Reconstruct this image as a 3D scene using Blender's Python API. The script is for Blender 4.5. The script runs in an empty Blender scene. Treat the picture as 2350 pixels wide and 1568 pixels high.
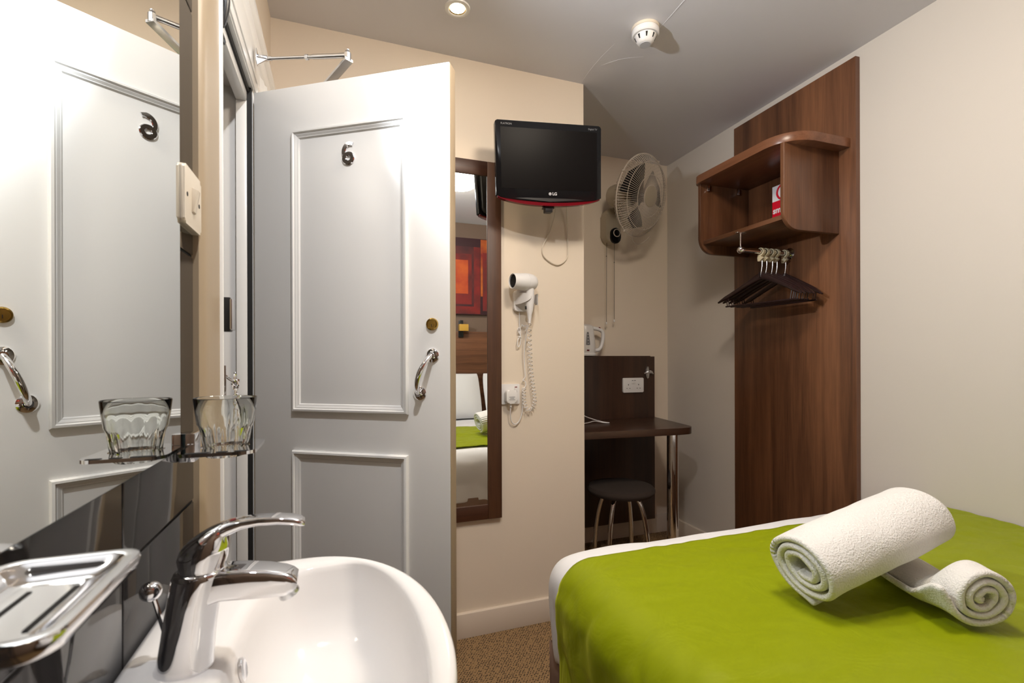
import bpy, bmesh, math, random
from mathutils import Vector, Matrix, noise
random.seed(7)
S = bpy.context.scene
COL = S.collection
PI = math.pi
R = math.radians

# ------------------------------------------------------------------ camera, world, light, exposure
cam_d = bpy.data.cameras.new('camera'); cam = bpy.data.objects.new('camera', cam_d); COL.objects.link(cam)
YAW, ROLL = R(19.866), R(-0.1714)
F = Vector((math.sin(YAW), math.cos(YAW), 0)); Rt = Vector((math.cos(YAW), -math.sin(YAW), 0)); Up = Vector((0, 0, 1))
Rt2 = math.cos(ROLL)*Rt + math.sin(ROLL)*Up; Up2 = -math.sin(ROLL)*Rt + math.cos(ROLL)*Up
m = Matrix((Rt2, Up2, -F)).transposed().to_4x4(); m.translation = (0, 0, 1.2)
cam.matrix_world = m
cam_d.sensor_width = 36; cam_d.lens = 1103.54/2350*36; cam_d.shift_y = 39.655/2350
cam_d.clip_start = 0.02
cam_d.dof.use_dof = True; cam_d.dof.focus_distance = 1.9; cam_d.dof.aperture_fstop = 8.5
S.camera = cam

w = bpy.data.worlds.new('world'); S.world = w; w.use_nodes = True
w.node_tree.nodes['Background'].inputs[0].default_value = (1, .9, .8, 1)
w.node_tree.nodes['Background'].inputs[1].default_value = .1

def light(name, kind, loc, energy, color, size=.05, aim=None, spot=None, blend=1.0):
    d = bpy.data.lights.new(name, kind); d.energy = energy; d.color = color
    if kind == 'AREA': d.size = size
    else: d.shadow_soft_size = size
    if spot: d.spot_size = R(spot); d.spot_blend = blend
    o = bpy.data.objects.new(name, d); COL.objects.link(o); o.location = loc
    if aim is not None: o.rotation_euler = Vector(aim).to_track_quat('-Z', 'Y').to_euler()
    return o
# the camera flash clamped at the top of the door frame
light('flash_light', 'SPOT', (-.165, 1.09, 1.99), 64, (.88, .94, 1), .025, aim=(1, -.30, .03), spot=130, blend=1.0)
S.view_settings.view_transform = 'Standard'; S.view_settings.look = 'None'
S.view_settings.gamma = 1; S.view_settings.use_curve_mapping = False
S.view_settings.exposure = 0.35

# ------------------------------------------------------------------ materials
def mat(name, color, rough=.5, metal=0, **kw):
    mt = bpy.data.materials.new(name); mt.use_nodes = True
    b = mt.node_tree.nodes['Principled BSDF']
    b.inputs['Base Color'].default_value = (*color, 1); b.inputs['Roughness'].default_value = rough
    b.inputs['Metallic'].default_value = metal
    for k, v in kw.items():
        b.inputs[k.replace('_', ' ')].default_value = v
    return mt
def nodes(mt):
    return mt.node_tree.nodes, mt.node_tree.links, mt.node_tree.nodes['Principled BSDF']
def add_bump(mt, scale, strength, dist=.002, detail=3, vec='Object', stretch=None):
    N, L, b = nodes(mt)
    tc = N.new('ShaderNodeTexCoord'); mp = N.new('ShaderNodeMapping'); nz = N.new('ShaderNodeTexNoise'); bp = N.new('ShaderNodeBump')
    L.new(tc.outputs[vec], mp.inputs[0]); L.new(mp.outputs[0], nz.inputs['Vector'])
    if stretch: mp.inputs['Scale'].default_value = stretch
    nz.inputs['Scale'].default_value = scale; nz.inputs['Detail'].default_value = detail
    bp.inputs['Strength'].default_value = strength; bp.inputs['Distance'].default_value = dist
    L.new(nz.outputs[0], bp.inputs['Height']); L.new(bp.outputs[0], b.inputs['Normal'])
    return mt
def add_tint(mt, c1, c2, scale, detail=3, stretch=None, lo=.35, hi=.65):
    N, L, b = nodes(mt)
    tc = N.new('ShaderNodeTexCoord'); mp = N.new('ShaderNodeMapping'); nz = N.new('ShaderNodeTexNoise'); cr = N.new('ShaderNodeValToRGB')
    if stretch: mp.inputs['Scale'].default_value = stretch
    nz.inputs['Scale'].default_value = scale; nz.inputs['Detail'].default_value = detail
    cr.color_ramp.elements[0].position = lo; cr.color_ramp.elements[0].color = (*c1, 1)
    cr.color_ramp.elements[1].position = hi; cr.color_ramp.elements[1].color = (*c2, 1)
    L.new(tc.outputs['Object'], mp.inputs[0]); L.new(mp.outputs[0], nz.inputs['Vector'])
    L.new(nz.outputs[0], cr.inputs[0]); L.new(cr.outputs[0], b.inputs['Base Color'])
    return mt
def wood(name, grain='Z', dark=(.055, .021, .010), light_=(.215, .090, .040), rough=.35):
    mt = mat(name, dark, rough); N, L, b = nodes(mt)
    tc = N.new('ShaderNodeTexCoord'); mp = N.new('ShaderNodeMapping')
    sc = {'Z': (22, 22, 1.1), 'Y': (22, 1.1, 22), 'X': (1.1, 22, 22)}[grain]
    mp.inputs['Scale'].default_value = sc
    n1 = N.new('ShaderNodeTexNoise'); n1.inputs['Scale'].default_value = 1.0; n1.inputs['Detail'].default_value = 6; n1.inputs['Distortion'].default_value = .6
    n2 = N.new('ShaderNodeTexNoise'); n2.inputs['Scale'].default_value = 7; n2.inputs['Detail'].default_value = 4
    n3 = N.new('ShaderNodeTexNoise'); n3.inputs['Scale'].default_value = .33; n3.inputs['Detail'].default_value = 1
    for n in (n1, n2, n3): L.new(mp.outputs[0], n.inputs['Vector'])
    L.new(tc.outputs['Object'], mp.inputs[0])
    mx = N.new('ShaderNodeMix'); mx.data_type = 'FLOAT'; mx.inputs[0].default_value = .3
    L.new(n1.outputs[0], mx.inputs[2]); L.new(n2.outputs[0], mx.inputs[3])
    mx2 = N.new('ShaderNodeMix'); mx2.data_type = 'FLOAT'; mx2.inputs[0].default_value = .4
    L.new(mx.outputs[0], mx2.inputs[2]); L.new(n3.outputs[0], mx2.inputs[3])
    cr = N.new('ShaderNodeValToRGB'); cr.color_ramp.elements[0].position = .36; cr.color_ramp.elements[1].position = .66
    cr.color_ramp.elements[0].color = (*dark, 1); cr.color_ramp.elements[1].color = (*light_, 1)
    L.new(mx2.outputs[0], cr.inputs[0]); L.new(cr.outputs[0], b.inputs['Base Color'])
    bp = N.new('ShaderNodeBump'); bp.inputs['Strength'].default_value = .08; bp.inputs['Distance'].default_value = .001
    L.new(n2.outputs[0], bp.inputs['Height']); L.new(bp.outputs[0], b.inputs['Normal'])
    return mt
def emit(name, color, strength):
    mt = bpy.data.materials.new(name); mt.use_nodes = True; N, L, b = nodes(mt)
    b.inputs['Base Color'].default_value = (.8, .8, .8, 1)
    b.inputs['Emission Color'].default_value = (*color, 1); b.inputs['Emission Strength'].default_value = strength
    return mt

M = {}
M['wall'] = add_bump(mat('cream_wall_paint', (.73, .63, .515), .6), 60, .10, .002)
M['wall_r'] = add_bump(mat('pale_wall_paint', (.61, .56, .505), .55), 60, .06, .002)
M['wall_dark'] = mat('taupe_wall_paint', (.16, .105, .075), .6)
M['ceiling'] = add_bump(mat('ceiling_paint', (.68, .67, .70), .7), 16, .18, .004, 5)
M['gloss'] = add_bump(mat('white_gloss_paint', (.82, .81, .79), .27), 26, .05, .002, 4, stretch=(1, 1, .5))
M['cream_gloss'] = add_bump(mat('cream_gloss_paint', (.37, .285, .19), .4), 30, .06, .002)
M['skirt'] = mat('skirting_paint', (.66, .57, .48), .35)
M['tile'] = add_bump(mat('charcoal_glazed_tile', (.022, .021, .022), .05), 9, .22, .004, 2)
M['grout'] = mat('dark_grout', (.012, .012, .012), .9)
M['mirror'] = mat('mirror_silvering', (.90, .92, .90), 0.0, 1)
M['mirror_edge'] = mat('mirror_edge', (.03, .05, .05), .1)
M['chrome'] = mat('polished_chrome', (.82, .82, .84), .04, 1)
M['steel'] = mat('satin_silver_metal', (.72, .73, .75), .22, 1)
M['brass'] = mat('brass', (.52, .34, .09), .22, 1)
M['black'] = mat('black_plastic', (.012, .012, .013), .35)
M['blackgloss'] = mat('black_gloss_plastic', (.006, .006, .007), .1, Specular_IOR_Level=.25)
M['screen'] = mat('screen_panel', (.006, .005, .005), .3, Specular_IOR_Level=.035)
M['red'] = mat('red_gloss_plastic', (.14, .003, .009), .15)
M['logo'] = mat('silver_lettering', (.55, .55, .58), .35)
M['logo_dim'] = mat('grey_lettering', (.16, .16, .17), .5)
M['ceramic'] = mat('white_ceramic', (.80, .78, .77), .06)
M['plastic'] = mat('white_plastic', (.74, .72, .71), .3)
M['plastic_warm'] = mat('ivory_plastic', (.66, .58, .47), .35)
M['fan'] = mat('putty_fan_plastic', (.42, .36, .27), .4)
M['fan_wire'] = mat('pale_fan_wire', (.56, .49, .42), .35)
M['blade'] = mat('grey_fan_blade', (.016, .016, .018), .4)
M['cream_clip'] = mat('cream_clip_plastic', (.68, .60, .42), .35)
M['hanger'] = mat('dark_brown_plastic', (.022, .010, .010), .3)
M['rubber'] = mat('black_seal', (.01, .01, .01), .7)
M['hole'] = mat('dark_recess', (.005, .005, .005), .8)
M['fabric'] = add_bump(mat('dark_brown_fabric', (.034, .022, .016), .95), 300, .4, .001)
M['linen'] = add_bump(mat('white_cotton', (.74, .74, .76), .8), 14, .22, .006, 4)
M['valance'] = add_bump(mat('brown_valance_cloth', (.20, .12, .085), .9), 60, .2, .002)
M['mattress'] = mat('mattress_ticking', (.6, .58, .55), .9)
M['amber'] = mat('amber_glass', (.55, .32, .06), .2)
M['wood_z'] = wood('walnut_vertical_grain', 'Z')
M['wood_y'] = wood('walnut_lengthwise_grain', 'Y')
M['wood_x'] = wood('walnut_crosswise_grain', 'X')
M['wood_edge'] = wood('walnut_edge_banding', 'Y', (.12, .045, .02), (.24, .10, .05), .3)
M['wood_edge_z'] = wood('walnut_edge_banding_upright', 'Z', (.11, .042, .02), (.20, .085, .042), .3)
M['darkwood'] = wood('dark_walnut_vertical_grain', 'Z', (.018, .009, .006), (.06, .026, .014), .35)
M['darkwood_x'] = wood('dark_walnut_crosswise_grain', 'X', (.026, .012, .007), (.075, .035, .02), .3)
M['framewood'] = wood('mirror_frame_walnut', 'Z', (.035, .013, .006), (.115, .048, .021), .5)
M['framewood_x'] = wood('mirror_frame_walnut_rail', 'X', (.035, .012, .006), (.10, .038, .018), .4)
M['lampglow'] = emit('lit_opal_glass', (1, .875, .715), 58)
M['bulb'] = emit('lit_bulb', (1, .86, .62), 30)
M['paper_white'] = mat('white_card', (.75, .75, .78), .5)
M['paper_red'] = mat('red_card', (.62, .0, .02), .5)

# glass
g = bpy.data.materials.new('clear_glass'); g.use_nodes = True; N, L, b = nodes(g)
b.inputs['Transmission Weight'].default_value = 1; b.inputs['Roughness'].default_value = 0; b.inputs['IOR'].default_value = 1.46
b.inputs['Base Color'].default_value = (.98, 1, .99, 1); M['glass'] = g

# carpet: sandy brown loop pile with rows of dark dots
c = mat('dotted_carpet', (.36, .21, .09), .95); N, L, b = nodes(c)
tc = N.new('ShaderNodeTexCoord'); mp = N.new('ShaderNodeMapping'); mp.inputs['Rotation'].default_value = (0, 0, R(38))
vo = N.new('ShaderNodeTexVoronoi'); vo.inputs['Scale'].default_value = 104; vo.inputs['Randomness'].default_value = .35
cr = N.new('ShaderNodeValToRGB'); cr.color_ramp.elements[0].position = .25; cr.color_ramp.elements[1].position = .42
cr.color_ramp.elements[0].color = (.03, .017, .009, 1); cr.color_ramp.elements[1].color = (.27, .165, .075, 1)
bp = N.new('ShaderNodeBump'); bp.inputs['Strength'].default_value = .6; bp.inputs['Distance'].default_value = .004
L.new(tc.outputs['Object'], mp.inputs[0]); L.new(mp.outputs[0], vo.inputs['Vector']); L.new(vo.outputs['Distance'], cr.inputs[0])
L.new(cr.outputs[0], b.inputs['Base Color']); L.new(vo.outputs['Distance'], bp.inputs['Height']); L.new(bp.outputs[0], b.inputs['Normal'])
M['carpet'] = c

# velvet
v = mat('lime_green_velvet', (.225, .275, .0004), .56); N, L, b = nodes(v)
b.inputs['Sheen Weight'].default_value = .32; b.inputs['Sheen Roughness'].default_value = .4
b.inputs['Sheen Tint'].default_value = (.80, .85, .06, 1); b.inputs['Specular IOR Level'].default_value = .45; b.inputs['Specular Tint'].default_value = (1, .95, .35, 1)
tc = N.new('ShaderNodeTexCoord'); n1 = N.new('ShaderNodeTexNoise'); n1.inputs['Scale'].default_value = 8; n1.inputs['Detail'].default_value = 4; n1.inputs['Distortion'].default_value = .6
bp = N.new('ShaderNodeBump'); bp.inputs['Strength'].default_value = .5; bp.inputs['Distance'].default_value = .014
L.new(tc.outputs['Object'], n1.inputs['Vector']); L.new(n1.outputs[0], bp.inputs['Height']); L.new(bp.outputs[0], b.inputs['Normal'])
M['velvet'] = v

# terry towelling
t = mat('white_terry', (.78, .76, .73), .95); N, L, b = nodes(t)
tc = N.new('ShaderNodeTexCoord'); n1 = N.new('ShaderNodeTexNoise'); n1.inputs['Scale'].default_value = 260; n1.inputs['Detail'].default_value = 3
n2 = N.new('ShaderNodeTexNoise'); n2.inputs['Scale'].default_value = 22
ad = N.new('ShaderNodeMath'); ad.operation = 'ADD'
bp = N.new('ShaderNodeBump'); bp.inputs['Strength'].default_value = .8; bp.inputs['Distance'].default_value = .004
L.new(tc.outputs['Object'], n1.inputs['Vector']); L.new(tc.outputs['Object'], n2.inputs['Vector'])
L.new(n1.outputs[0], ad.inputs[0]); L.new(n2.outputs[0], ad.inputs[1]); L.new(ad.outputs[0], bp.inputs['Height']); L.new(bp.outputs[0], b.inputs['Normal'])
b.inputs['Sheen Weight'].default_value = .3
uvn = N.new('ShaderNodeUVMap'); sx = N.new('ShaderNodeSeparateXYZ'); L.new(uvn.outputs[0], sx.inputs[0])
wv = N.new('ShaderNodeMath'); wv.operation = 'SINE'; ml = N.new('ShaderNodeMath'); ml.operation = 'MULTIPLY'; ml.inputs[1].default_value = 2*PI/.011
L.new(sx.outputs[0], ml.inputs[0]); L.new(ml.outputs[0], wv.inputs[0])
g1 = N.new('ShaderNodeMath'); g1.operation = 'GREATER_THAN'; g1.inputs[1].default_value = .125; g2 = N.new('ShaderNodeMath'); g2.operation = 'LESS_THAN'; g2.inputs[1].default_value = .170
L.new(sx.outputs[0], g1.inputs[0]); L.new(sx.outputs[0], g2.inputs[0])
gm = N.new('ShaderNodeMath'); gm.operation = 'MULTIPLY'; L.new(g1.outputs[0], gm.inputs[0]); L.new(g2.outputs[0], gm.inputs[1])
wm2 = N.new('ShaderNodeMath'); wm2.operation = 'MULTIPLY'; L.new(wv.outputs[0], wm2.inputs[0]); L.new(gm.outputs[0], wm2.inputs[1])
b2 = N.new('ShaderNodeBump'); b2.inputs['Strength'].default_value = .8; b2.inputs['Distance'].default_value = .0025
L.new(wm2.outputs[0], b2.inputs['Height']); L.new(bp.outputs[0], b2.inputs['Normal']); L.new(b2.outputs[0], b.inputs['Normal'])
M['terry'] = t

# ------------------------------------------------------------------ mesh helpers
class MB:
    def __init__(s): s.bm = bmesh.new()
    def box(s, x0, x1, y0, y1, z0, z1, bev=0, seg=2, rot=None):
        r = bmesh.ops.create_cube(s.bm, size=1); vs = r['verts']
        for vv in vs:
            vv.co = Vector(((x0+x1)/2 + vv.co.x*(x1-x0), (y0+y1)/2 + vv.co.y*(y1-y0), (z0+z1)/2 + vv.co.z*(z1-z0)))
        if bev:
            ed = list({e for vv in vs for e in vv.link_edges})
            r2 = bmesh.ops.bevel(s.bm, geom=ed, offset=bev, segments=seg, affect='EDGES', profile=.5, clamp_overlap=True)
        return s
    def prism(s, pts, axis, a, b_, bev=0, seg=2):
        """polygon pts (2D) extruded along axis from a to b_; 2D order: x->(y,z), y->(x,z), z->(x,y)"""
        def P3(p, t): return {'x': (t, p[0], p[1]), 'y': (p[0], t, p[1]), 'z': (p[0], p[1], t)}[axis]
        v0 = [s.bm.verts.new(P3(p, a)) for p in pts]; v1 = [s.bm.verts.new(P3(p, b_)) for p in pts]
        n = len(pts); fs = [s.bm.faces.new(v0), s.bm.faces.new(v1)]
        for i in range(n): fs.append(s.bm.faces.new((v0[i], v0[(i+1) % n], v1[(i+1) % n], v1[i])))
        if bev:
            ed = [e for f in fs[:2] for e in f.edges]
            bmesh.ops.bevel(s.bm, geom=ed, offset=bev, segments=seg, affect='EDGES', profile=.5, clamp_overlap=True)
        return s
    def loft(s, rings, cap=True, closed=True):
        vr = [[s.bm.verts.new(p) for p in r] for r in rings]; n = len(rings[0])
        for i in range(len(vr)-1):
            for j in range(n if closed else n-1):
                k = (j+1) % n
                s.bm.faces.new((vr[i][j], vr[i][k], vr[i+1][k], vr[i+1][j]))
        if cap and closed:
            s.bm.faces.new(list(reversed(vr[0]))); s.bm.faces.new(vr[-1])
        return s
    def lathe(s, prof, o=(0, 0, 0), axis=(0, 0, 1), seg=32, cap=True):
        """prof: list of (radius, height along axis)"""
        ax = Vector(axis).normalized(); u = ax.orthogonal().normalized(); w_ = ax.cross(u); o = Vector(o)
        rings = [[o + ax*h + (u*math.cos(2*PI*k/seg) + w_*math.sin(2*PI*k/seg))*max(r, 1e-5) for k in range(seg)] for r, h in prof]
        return s.loft(rings, cap)
    def tube(s, pts, r, seg=8, cap=True, closed=False):
        pts = [Vector(p) for p in pts]; n = len(pts); rr = r if isinstance(r, (list, tuple)) else [r]*n
        rings = []; u = None
        for i, p in enumerate(pts):
            if closed: tg = pts[(i+1) % n] - pts[i-1]
            else: tg = pts[min(i+1, n-1)] - pts[max(i-1, 0)]
            tg.normalize()
            if u is None: u = tg.orthogonal().normalized()
            else:
                u = u - tg*u.dot(tg)
                u = u.normalized() if u.length > 1e-6 else tg.orthogonal().normalized()
            w_ = tg.cross(u)
            rings.append([p + (u*math.cos(2*PI*k/seg) + w_*math.sin(2*PI*k/seg))*rr[i] for k in range(seg)])
        if closed: rings.append(rings[0]); return s.loft(rings, False)
        return s.loft(rings, cap)
    def sphere(s, c_, r, sx=1, sy=1, sz=1, seg=20):
        rr = bmesh.ops.create_uvsphere(s.bm, u_segments=seg, v_segments=seg//2, radius=r)
        for vv in rr['verts']: vv.co = Vector((vv.co.x*sx + c_[0], vv.co.y*sy + c_[1], vv.co.z*sz + c_[2]))
        return s
    def build(s, name, material, parent=None, smooth=True, world=False, angle=40):
        bmesh.ops.remove_doubles(s.bm, verts=s.bm.verts, dist=1e-6)
        bmesh.ops.recalc_face_normals(s.bm, faces=s.bm.faces)
        me = bpy.data.meshes.new(name); s.bm.to_mesh(me); s.bm.free()
        mats = material if isinstance(material, list) else [material]
        for q in mats: me.materials.append(q)
        if smooth:
            for p in me.polygons: p.use_smooth = True
            me.set_sharp_from_angle(angle=R(angle))
        o = bpy.data.objects.new(name, me); COL.objects.link(o)
        if parent:
            if world: me.transform(parent.matrix_basis.inverted() if parent.parent is None else (parent.parent.matrix_basis @ parent.matrix_basis).inverted())
            o.parent = parent
        return o
def tag(o, label=None, cat=None, group=None, kind=None):
    if label: o['label'] = label
    if cat: o['category'] = cat
    if group: o['group'] = group
    if kind: o['kind'] = kind
    return o
def thing(name, label, cat, loc=(0, 0, 0), rotz=0, group=None):
    o = bpy.data.objects.new(name, None); COL.objects.link(o); o.empty_display_size = .05
    o.location = loc; o.rotation_euler = (0, 0, rotz); bpy.context.view_layer.update()
    return tag(o, label, cat, group)
def struct(name, mb, material, label=None, **k):
    o = mb.build(name, material, **k); o['kind'] = 'structure'
    if label: o['label'] = label
    return o
def rrect(x0, x1, y0, y1, r, n=6):
    out = []
    for cx, cy, a0 in ((x1-r, y1-r, 0), (x0+r, y1-r, 90), (x0+r, y0+r, 180), (x1-r, y0+r, 270)):
        for i in range(n+1):
            a = R(a0 + 90*i/n); out.append((cx + r*math.cos(a), cy + r*math.sin(a)))
    return out
def smooth_path(pts, n=8):
    """Catmull-Rom through pts"""
    P = [Vector(p) for p in pts]; out = []
    for i in range(len(P)-1):
        p0 = P[max(i-1, 0)]; p1 = P[i]; p2 = P[i+1]; p3 = P[min(i+2, len(P)-1)]
        for k in range(n):
            t = k/n
            out.append(.5*((2*p1) + (p2-p0)*t + (2*p0-5*p1+4*p2-p3)*t*t + (3*p1-p0-3*p2+p3)*t**3))
    out.append(P[-1]); return out
def text_mesh(body, size, depth=.0006, bold=0.0, align='CENTER'):
    cu = bpy.data.curves.new('lettering', 'FONT'); cu.body = body; cu.size = size; cu.extrude = depth; cu.offset = bold
    cu.align_x = align; cu.align_y = 'CENTER'
    o = bpy.data.objects.new('lettering', cu); COL.objects.link(o)
    dg = bpy.context.evaluated_depsgraph_get(); me = bpy.data.meshes.new_from_object(o.evaluated_get(dg))
    bpy.data.objects.remove(o); bpy.data.curves.remove(cu)
    return me
def text_obj(name, body, size, material, mtx, parent=None, bold=0.0, align='CENTER', depth=.0006):
    me = text_mesh(body, size, depth, bold, align); me.name = name; me.materials.clear(); me.materials.append(material)
    me.transform(mtx)
    o = bpy.data.objects.new(name, me); COL.objects.link(o)
    if parent: o.parent = parent
    return o
def sub(o, lv=1):
    md = o.modifiers.new('subsurf', 'SUBSURF'); md.levels = lv; md.render_levels = lv; return o

# ------------------------------------------------------------------ the setting
def xr(y): return 2.052 + .0265*(y - 1.12)        # right wall, slightly out of square
YH, YP, YA, XC, ZC, XL = -.46, 2.027, 2.70, 1.096, 2.5, -.238
# floor rises a little into the alcove
mb = MB(); bm = mb.bm
vs = [bm.verts.new(p) for p in ((-1.6, -.7, 0), (2.35, -.7, 0), (2.35, 2.0, 0), (-1.6, 2.0, 0), (2.35, 2.9, .055), (-1.6, 2.9, .055))]
bm.faces.new((vs[0], vs[1], vs[2], vs[3])); bm.faces.new((vs[3], vs[2], vs[4], vs[5]))
for p in ((-1.6, -.7, -.1), (2.35, -.7, -.1), (2.35, 2.9, -.1), (-1.6, 2.9, -.1)): bm.verts.new(p)
struct('floor', mb, M['carpet'], 'brown carpet with rows of dark dots', smooth=False)
struct('ceiling', MB().box(-.34, 2.4, -.7, 2.9, ZC, ZC+.1), M['ceiling'], 'white painted ceiling')
mb = MB()
for pl_ in ([(1.083, 2.024), (1.074, 1.95), (1.070, 1.84), (1.078, 1.72)], [(1.195, 1.60), (1.190, 1.50), (1.186, 1.40), (1.20, 1.22)], [(1.10, 1.87), (1.16, 1.80), (1.24, 1.755)]):
    q = smooth_path([(p[0], p[1], ZC+.0008) for p in pl_], 5); n_ = len(q)
    mb.tube(q, [.0004 + .0016*math.sin(PI*(.12+.8*i/n_)) for i in range(n_)], 6)
mb.build('plaster_seam', M['ceiling'], bpy.data.objects['ceiling'])
struct('wall_back', MB().box(-.34, XC, YP, YA+.2, -.1, ZC), M['wall'], 'cream wall carrying the television and hairdryer')
struct('wall_alcove', MB().box(XC, 2.3, YA, YA+.2, -.1, ZC), M['wall'], 'cream alcove wall behind the desk')
struct('wall_right', MB().prism([(xr(-.7), -.7), (2.4, -.7), (2.4, 2.9), (xr(2.9), 2.9)], 'z', -.1, ZC), M['wall_r'], 'pale cream wall beside the bed')
struct('wall_head', MB().box(-.34, 2.3, YH-.15, YH, -.1, ZC), M['wall_dark'], 'taupe wall behind the bed head')
mb = MB().box(-.34, -.22, YH, .925, -.05, ZC).box(-.34, XL, .925, 1.60, 2.02, ZC).box(-.34, XL, 1.60, YP, -.05, ZC)
struct('wall_left', mb, M['wall'], 'cream wall around the doorway')
# tiled cladding over the washbasin: glazed tiles on a grout bed
mb = MB(); th, tw = .369, .2965
for i in range(-1, 7):
    for j in range(-4, 3):
        z0 = .987 - 3*th + i*th; y0 = .596 + j*tw
        za, zb = max(z0, 0), min(z0+th, ZC); ya, yb = max(y0, YH), min(y0+tw, .853)
        if zb-za > .02 and yb-ya > .004: mb.box(-.218, -.207, ya+.0015, yb-.0015, za+.0015, zb-.0015, .0018, 2)
tiles = struct('trim_1', mb, M['tile'], 'large glossy charcoal wall tiles around the washbasin')
g_ = MB().box(-.222, -.2095, YH, .853, 0, ZC).build('grout', M['grout'], tiles)
# corridor beyond the door
mb = MB().box(-1.5, -1.4, -.2, 2.6, 0, 2.4).box(-1.5, -.34, 2.3, 2.4, 0, 2.4).box(-1.5, -.34, -.2, -.1, 0, 2.4).box(-1.5, -.34, -.2, 2.4, 2.3, 2.4)
struct('wall_corridor', mb, M['wall_r'], 'plain corridor walls beyond the doorway')
# door lining and architraves (one painted timber frame)
mb = MB()
mb.box(-.34, -.20, .925, .945, 0, 2.02)                     # latch lining
mb.box(-.34, -.232, 1.575, 1.60, 0, 2.02)                   # hinge lining
mb.box(-.34, -.23, .945, 1.575, 1.985, 2.03)                # head lining
mb.box(-.274, -.246, 1.56, 1.575, 0, 1.985, .002).box(-.274, -.246, .945, 1.575, 1.945, 1.985, .002)   # stops
frame = struct('trim_2', mb, M['gloss'], 'white painted door lining with stop bead')
mb = MB()
prof = [(-.2085, 0), (-.2085, .02), (-.204, .03), (-.199, .036), (-.199, .028), (-.199, .0)]
# latch-side architrave: rounded back edge, broad flat face
mb.prism([(-.22, .853), (-.200, .853), (-.1955, .857), (-.1925, .866), (-.1915, .876), (-.1905, .9), (-.1905, .944), (-.194, .948), (-.22, .948)], 'z', 0, 2.16)
mb.build('latch_architrave', M['cream_gloss'], frame)
MB().box(-.202, -.1862, .9485, .9545, 0, 1.99, .001).build('draught_strip', M['gloss'], frame)
# head architrave, moulded
prof = [(-.24, 2.02), (-.223, 2.02), (-.221, 2.024), (-.221, 2.062), (-.216, 2.068), (-.2135, 2.082), (-.2135, 2.118), (-.217, 2.126), (-.211, 2.136), (-.2075, 2.150), (-.2085, 2.172), (-.214, 2.182), (-.24, 2.182)]
mb = MB().prism(prof, 'y', .90, 1.935)
mb.build('head_architrave', M['gloss'], frame)
MB().box(-.24, -.226, .945, 1.60, 1.990, 2.021, .001).build('head_facing', M['gloss'], frame)
mb = MB().prism([(-.24, 1.60), (-.222, 1.60), (-.2205, 1.64), (-.2145, 1.655), (-.2145, 1.68), (-.209, 1.69), (-.209, 1.70), (-.24, 1.705)], 'z', 0, 2.06)
mb.build('hinge_architrave', M['gloss'], frame)
MB().box(-.245, -.2345, 1.5615, 1.5765, 0, 1.985).box(-.2455, -.2405, .95, 1.575, 1.972, 1.9852).build('seal', M['rubber'], frame)
# skirting
def skirt(name, x0, x1, y0, y1, z0, zt, lab):
    return struct(name, MB().box(x0, x1, y0, y1, z0, zt, .004, 2), M['skirt'], lab)
skirt('baseboard_back', XL, XC+.0, YP-.018, YP+.01, -.02, .105, 'cream skirting board under the hairdryer wall')
skirt('baseboard_alcove', XC, 2.09, YA-.018, YA+.01, 0, .155, 'cream skirting board at the back of the alcove')
a = MB().prism([(xr(1.3)-.018, 1.3), (xr(1.3)+.01, 1.3), (xr(2.69)+.01, 2.69), (xr(2.69)-.018, 2.69)], 'z', -.02, .15, .003)
struct('baseboard_right', a, M['skirt'], 'cream skirting board beside the desk leg')

# ------------------------------------------------------------------ door 6
ang = math.atan2(-.5547, .8321)
door = bpy.data.objects.new('door_1', None); COL.objects.link(door); door.location = (-.228, 1.561, 0); door.rotation_euler = (0, 0, ang)
bpy.context.view_layer.update()
tag(door, 'white panelled door number 6 standing open into the room', None, None, 'structure')
# local: x along the leaf from the hinge, y- towards the camera
DW, DH, DT = .602, 1.972, .040
MB().box(0, DW, 0, DT, .012, DH, .0025, 2).build('leaf', M['gloss'], door)
MB().box(DW-.0005, DW+.0012, .001, DT-.001, .014, DH-.002, .0005).build('edge_lipping', M['cream_gloss'], door)
def moulding(mb, x0, x1, z0, z1, wd=.022):
    pr = [(0, 0), (0, -.006), (.003, -.0115), (.008, -.0125), (.0105, -.008), (.013, -.008), (.0155, -.0065), (.019, -.0045), (.0205, -.0045), (wd, 0)]
    corners = [(x0, z0, 1, 1), (x1, z0, -1, 1), (x1, z1, -1, -1), (x0, z1, 1, -1)]
    rings = [[Vector((cx + sx*p, q, cz + sz*p)) for p, q in pr] for cx, cz, sx, sz in corners]
    for i in range(4):
        mb.loft([rings[i], rings[(i+1) % 4]], cap=False)
for (z0, z1) in ((1.053, 1.843), (.20, .945)):
    mb = MB(); moulding(mb, .131, .485, z0, z1, .0235); mb.build('panel_moulding', M['gloss'], door, angle=25)
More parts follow.
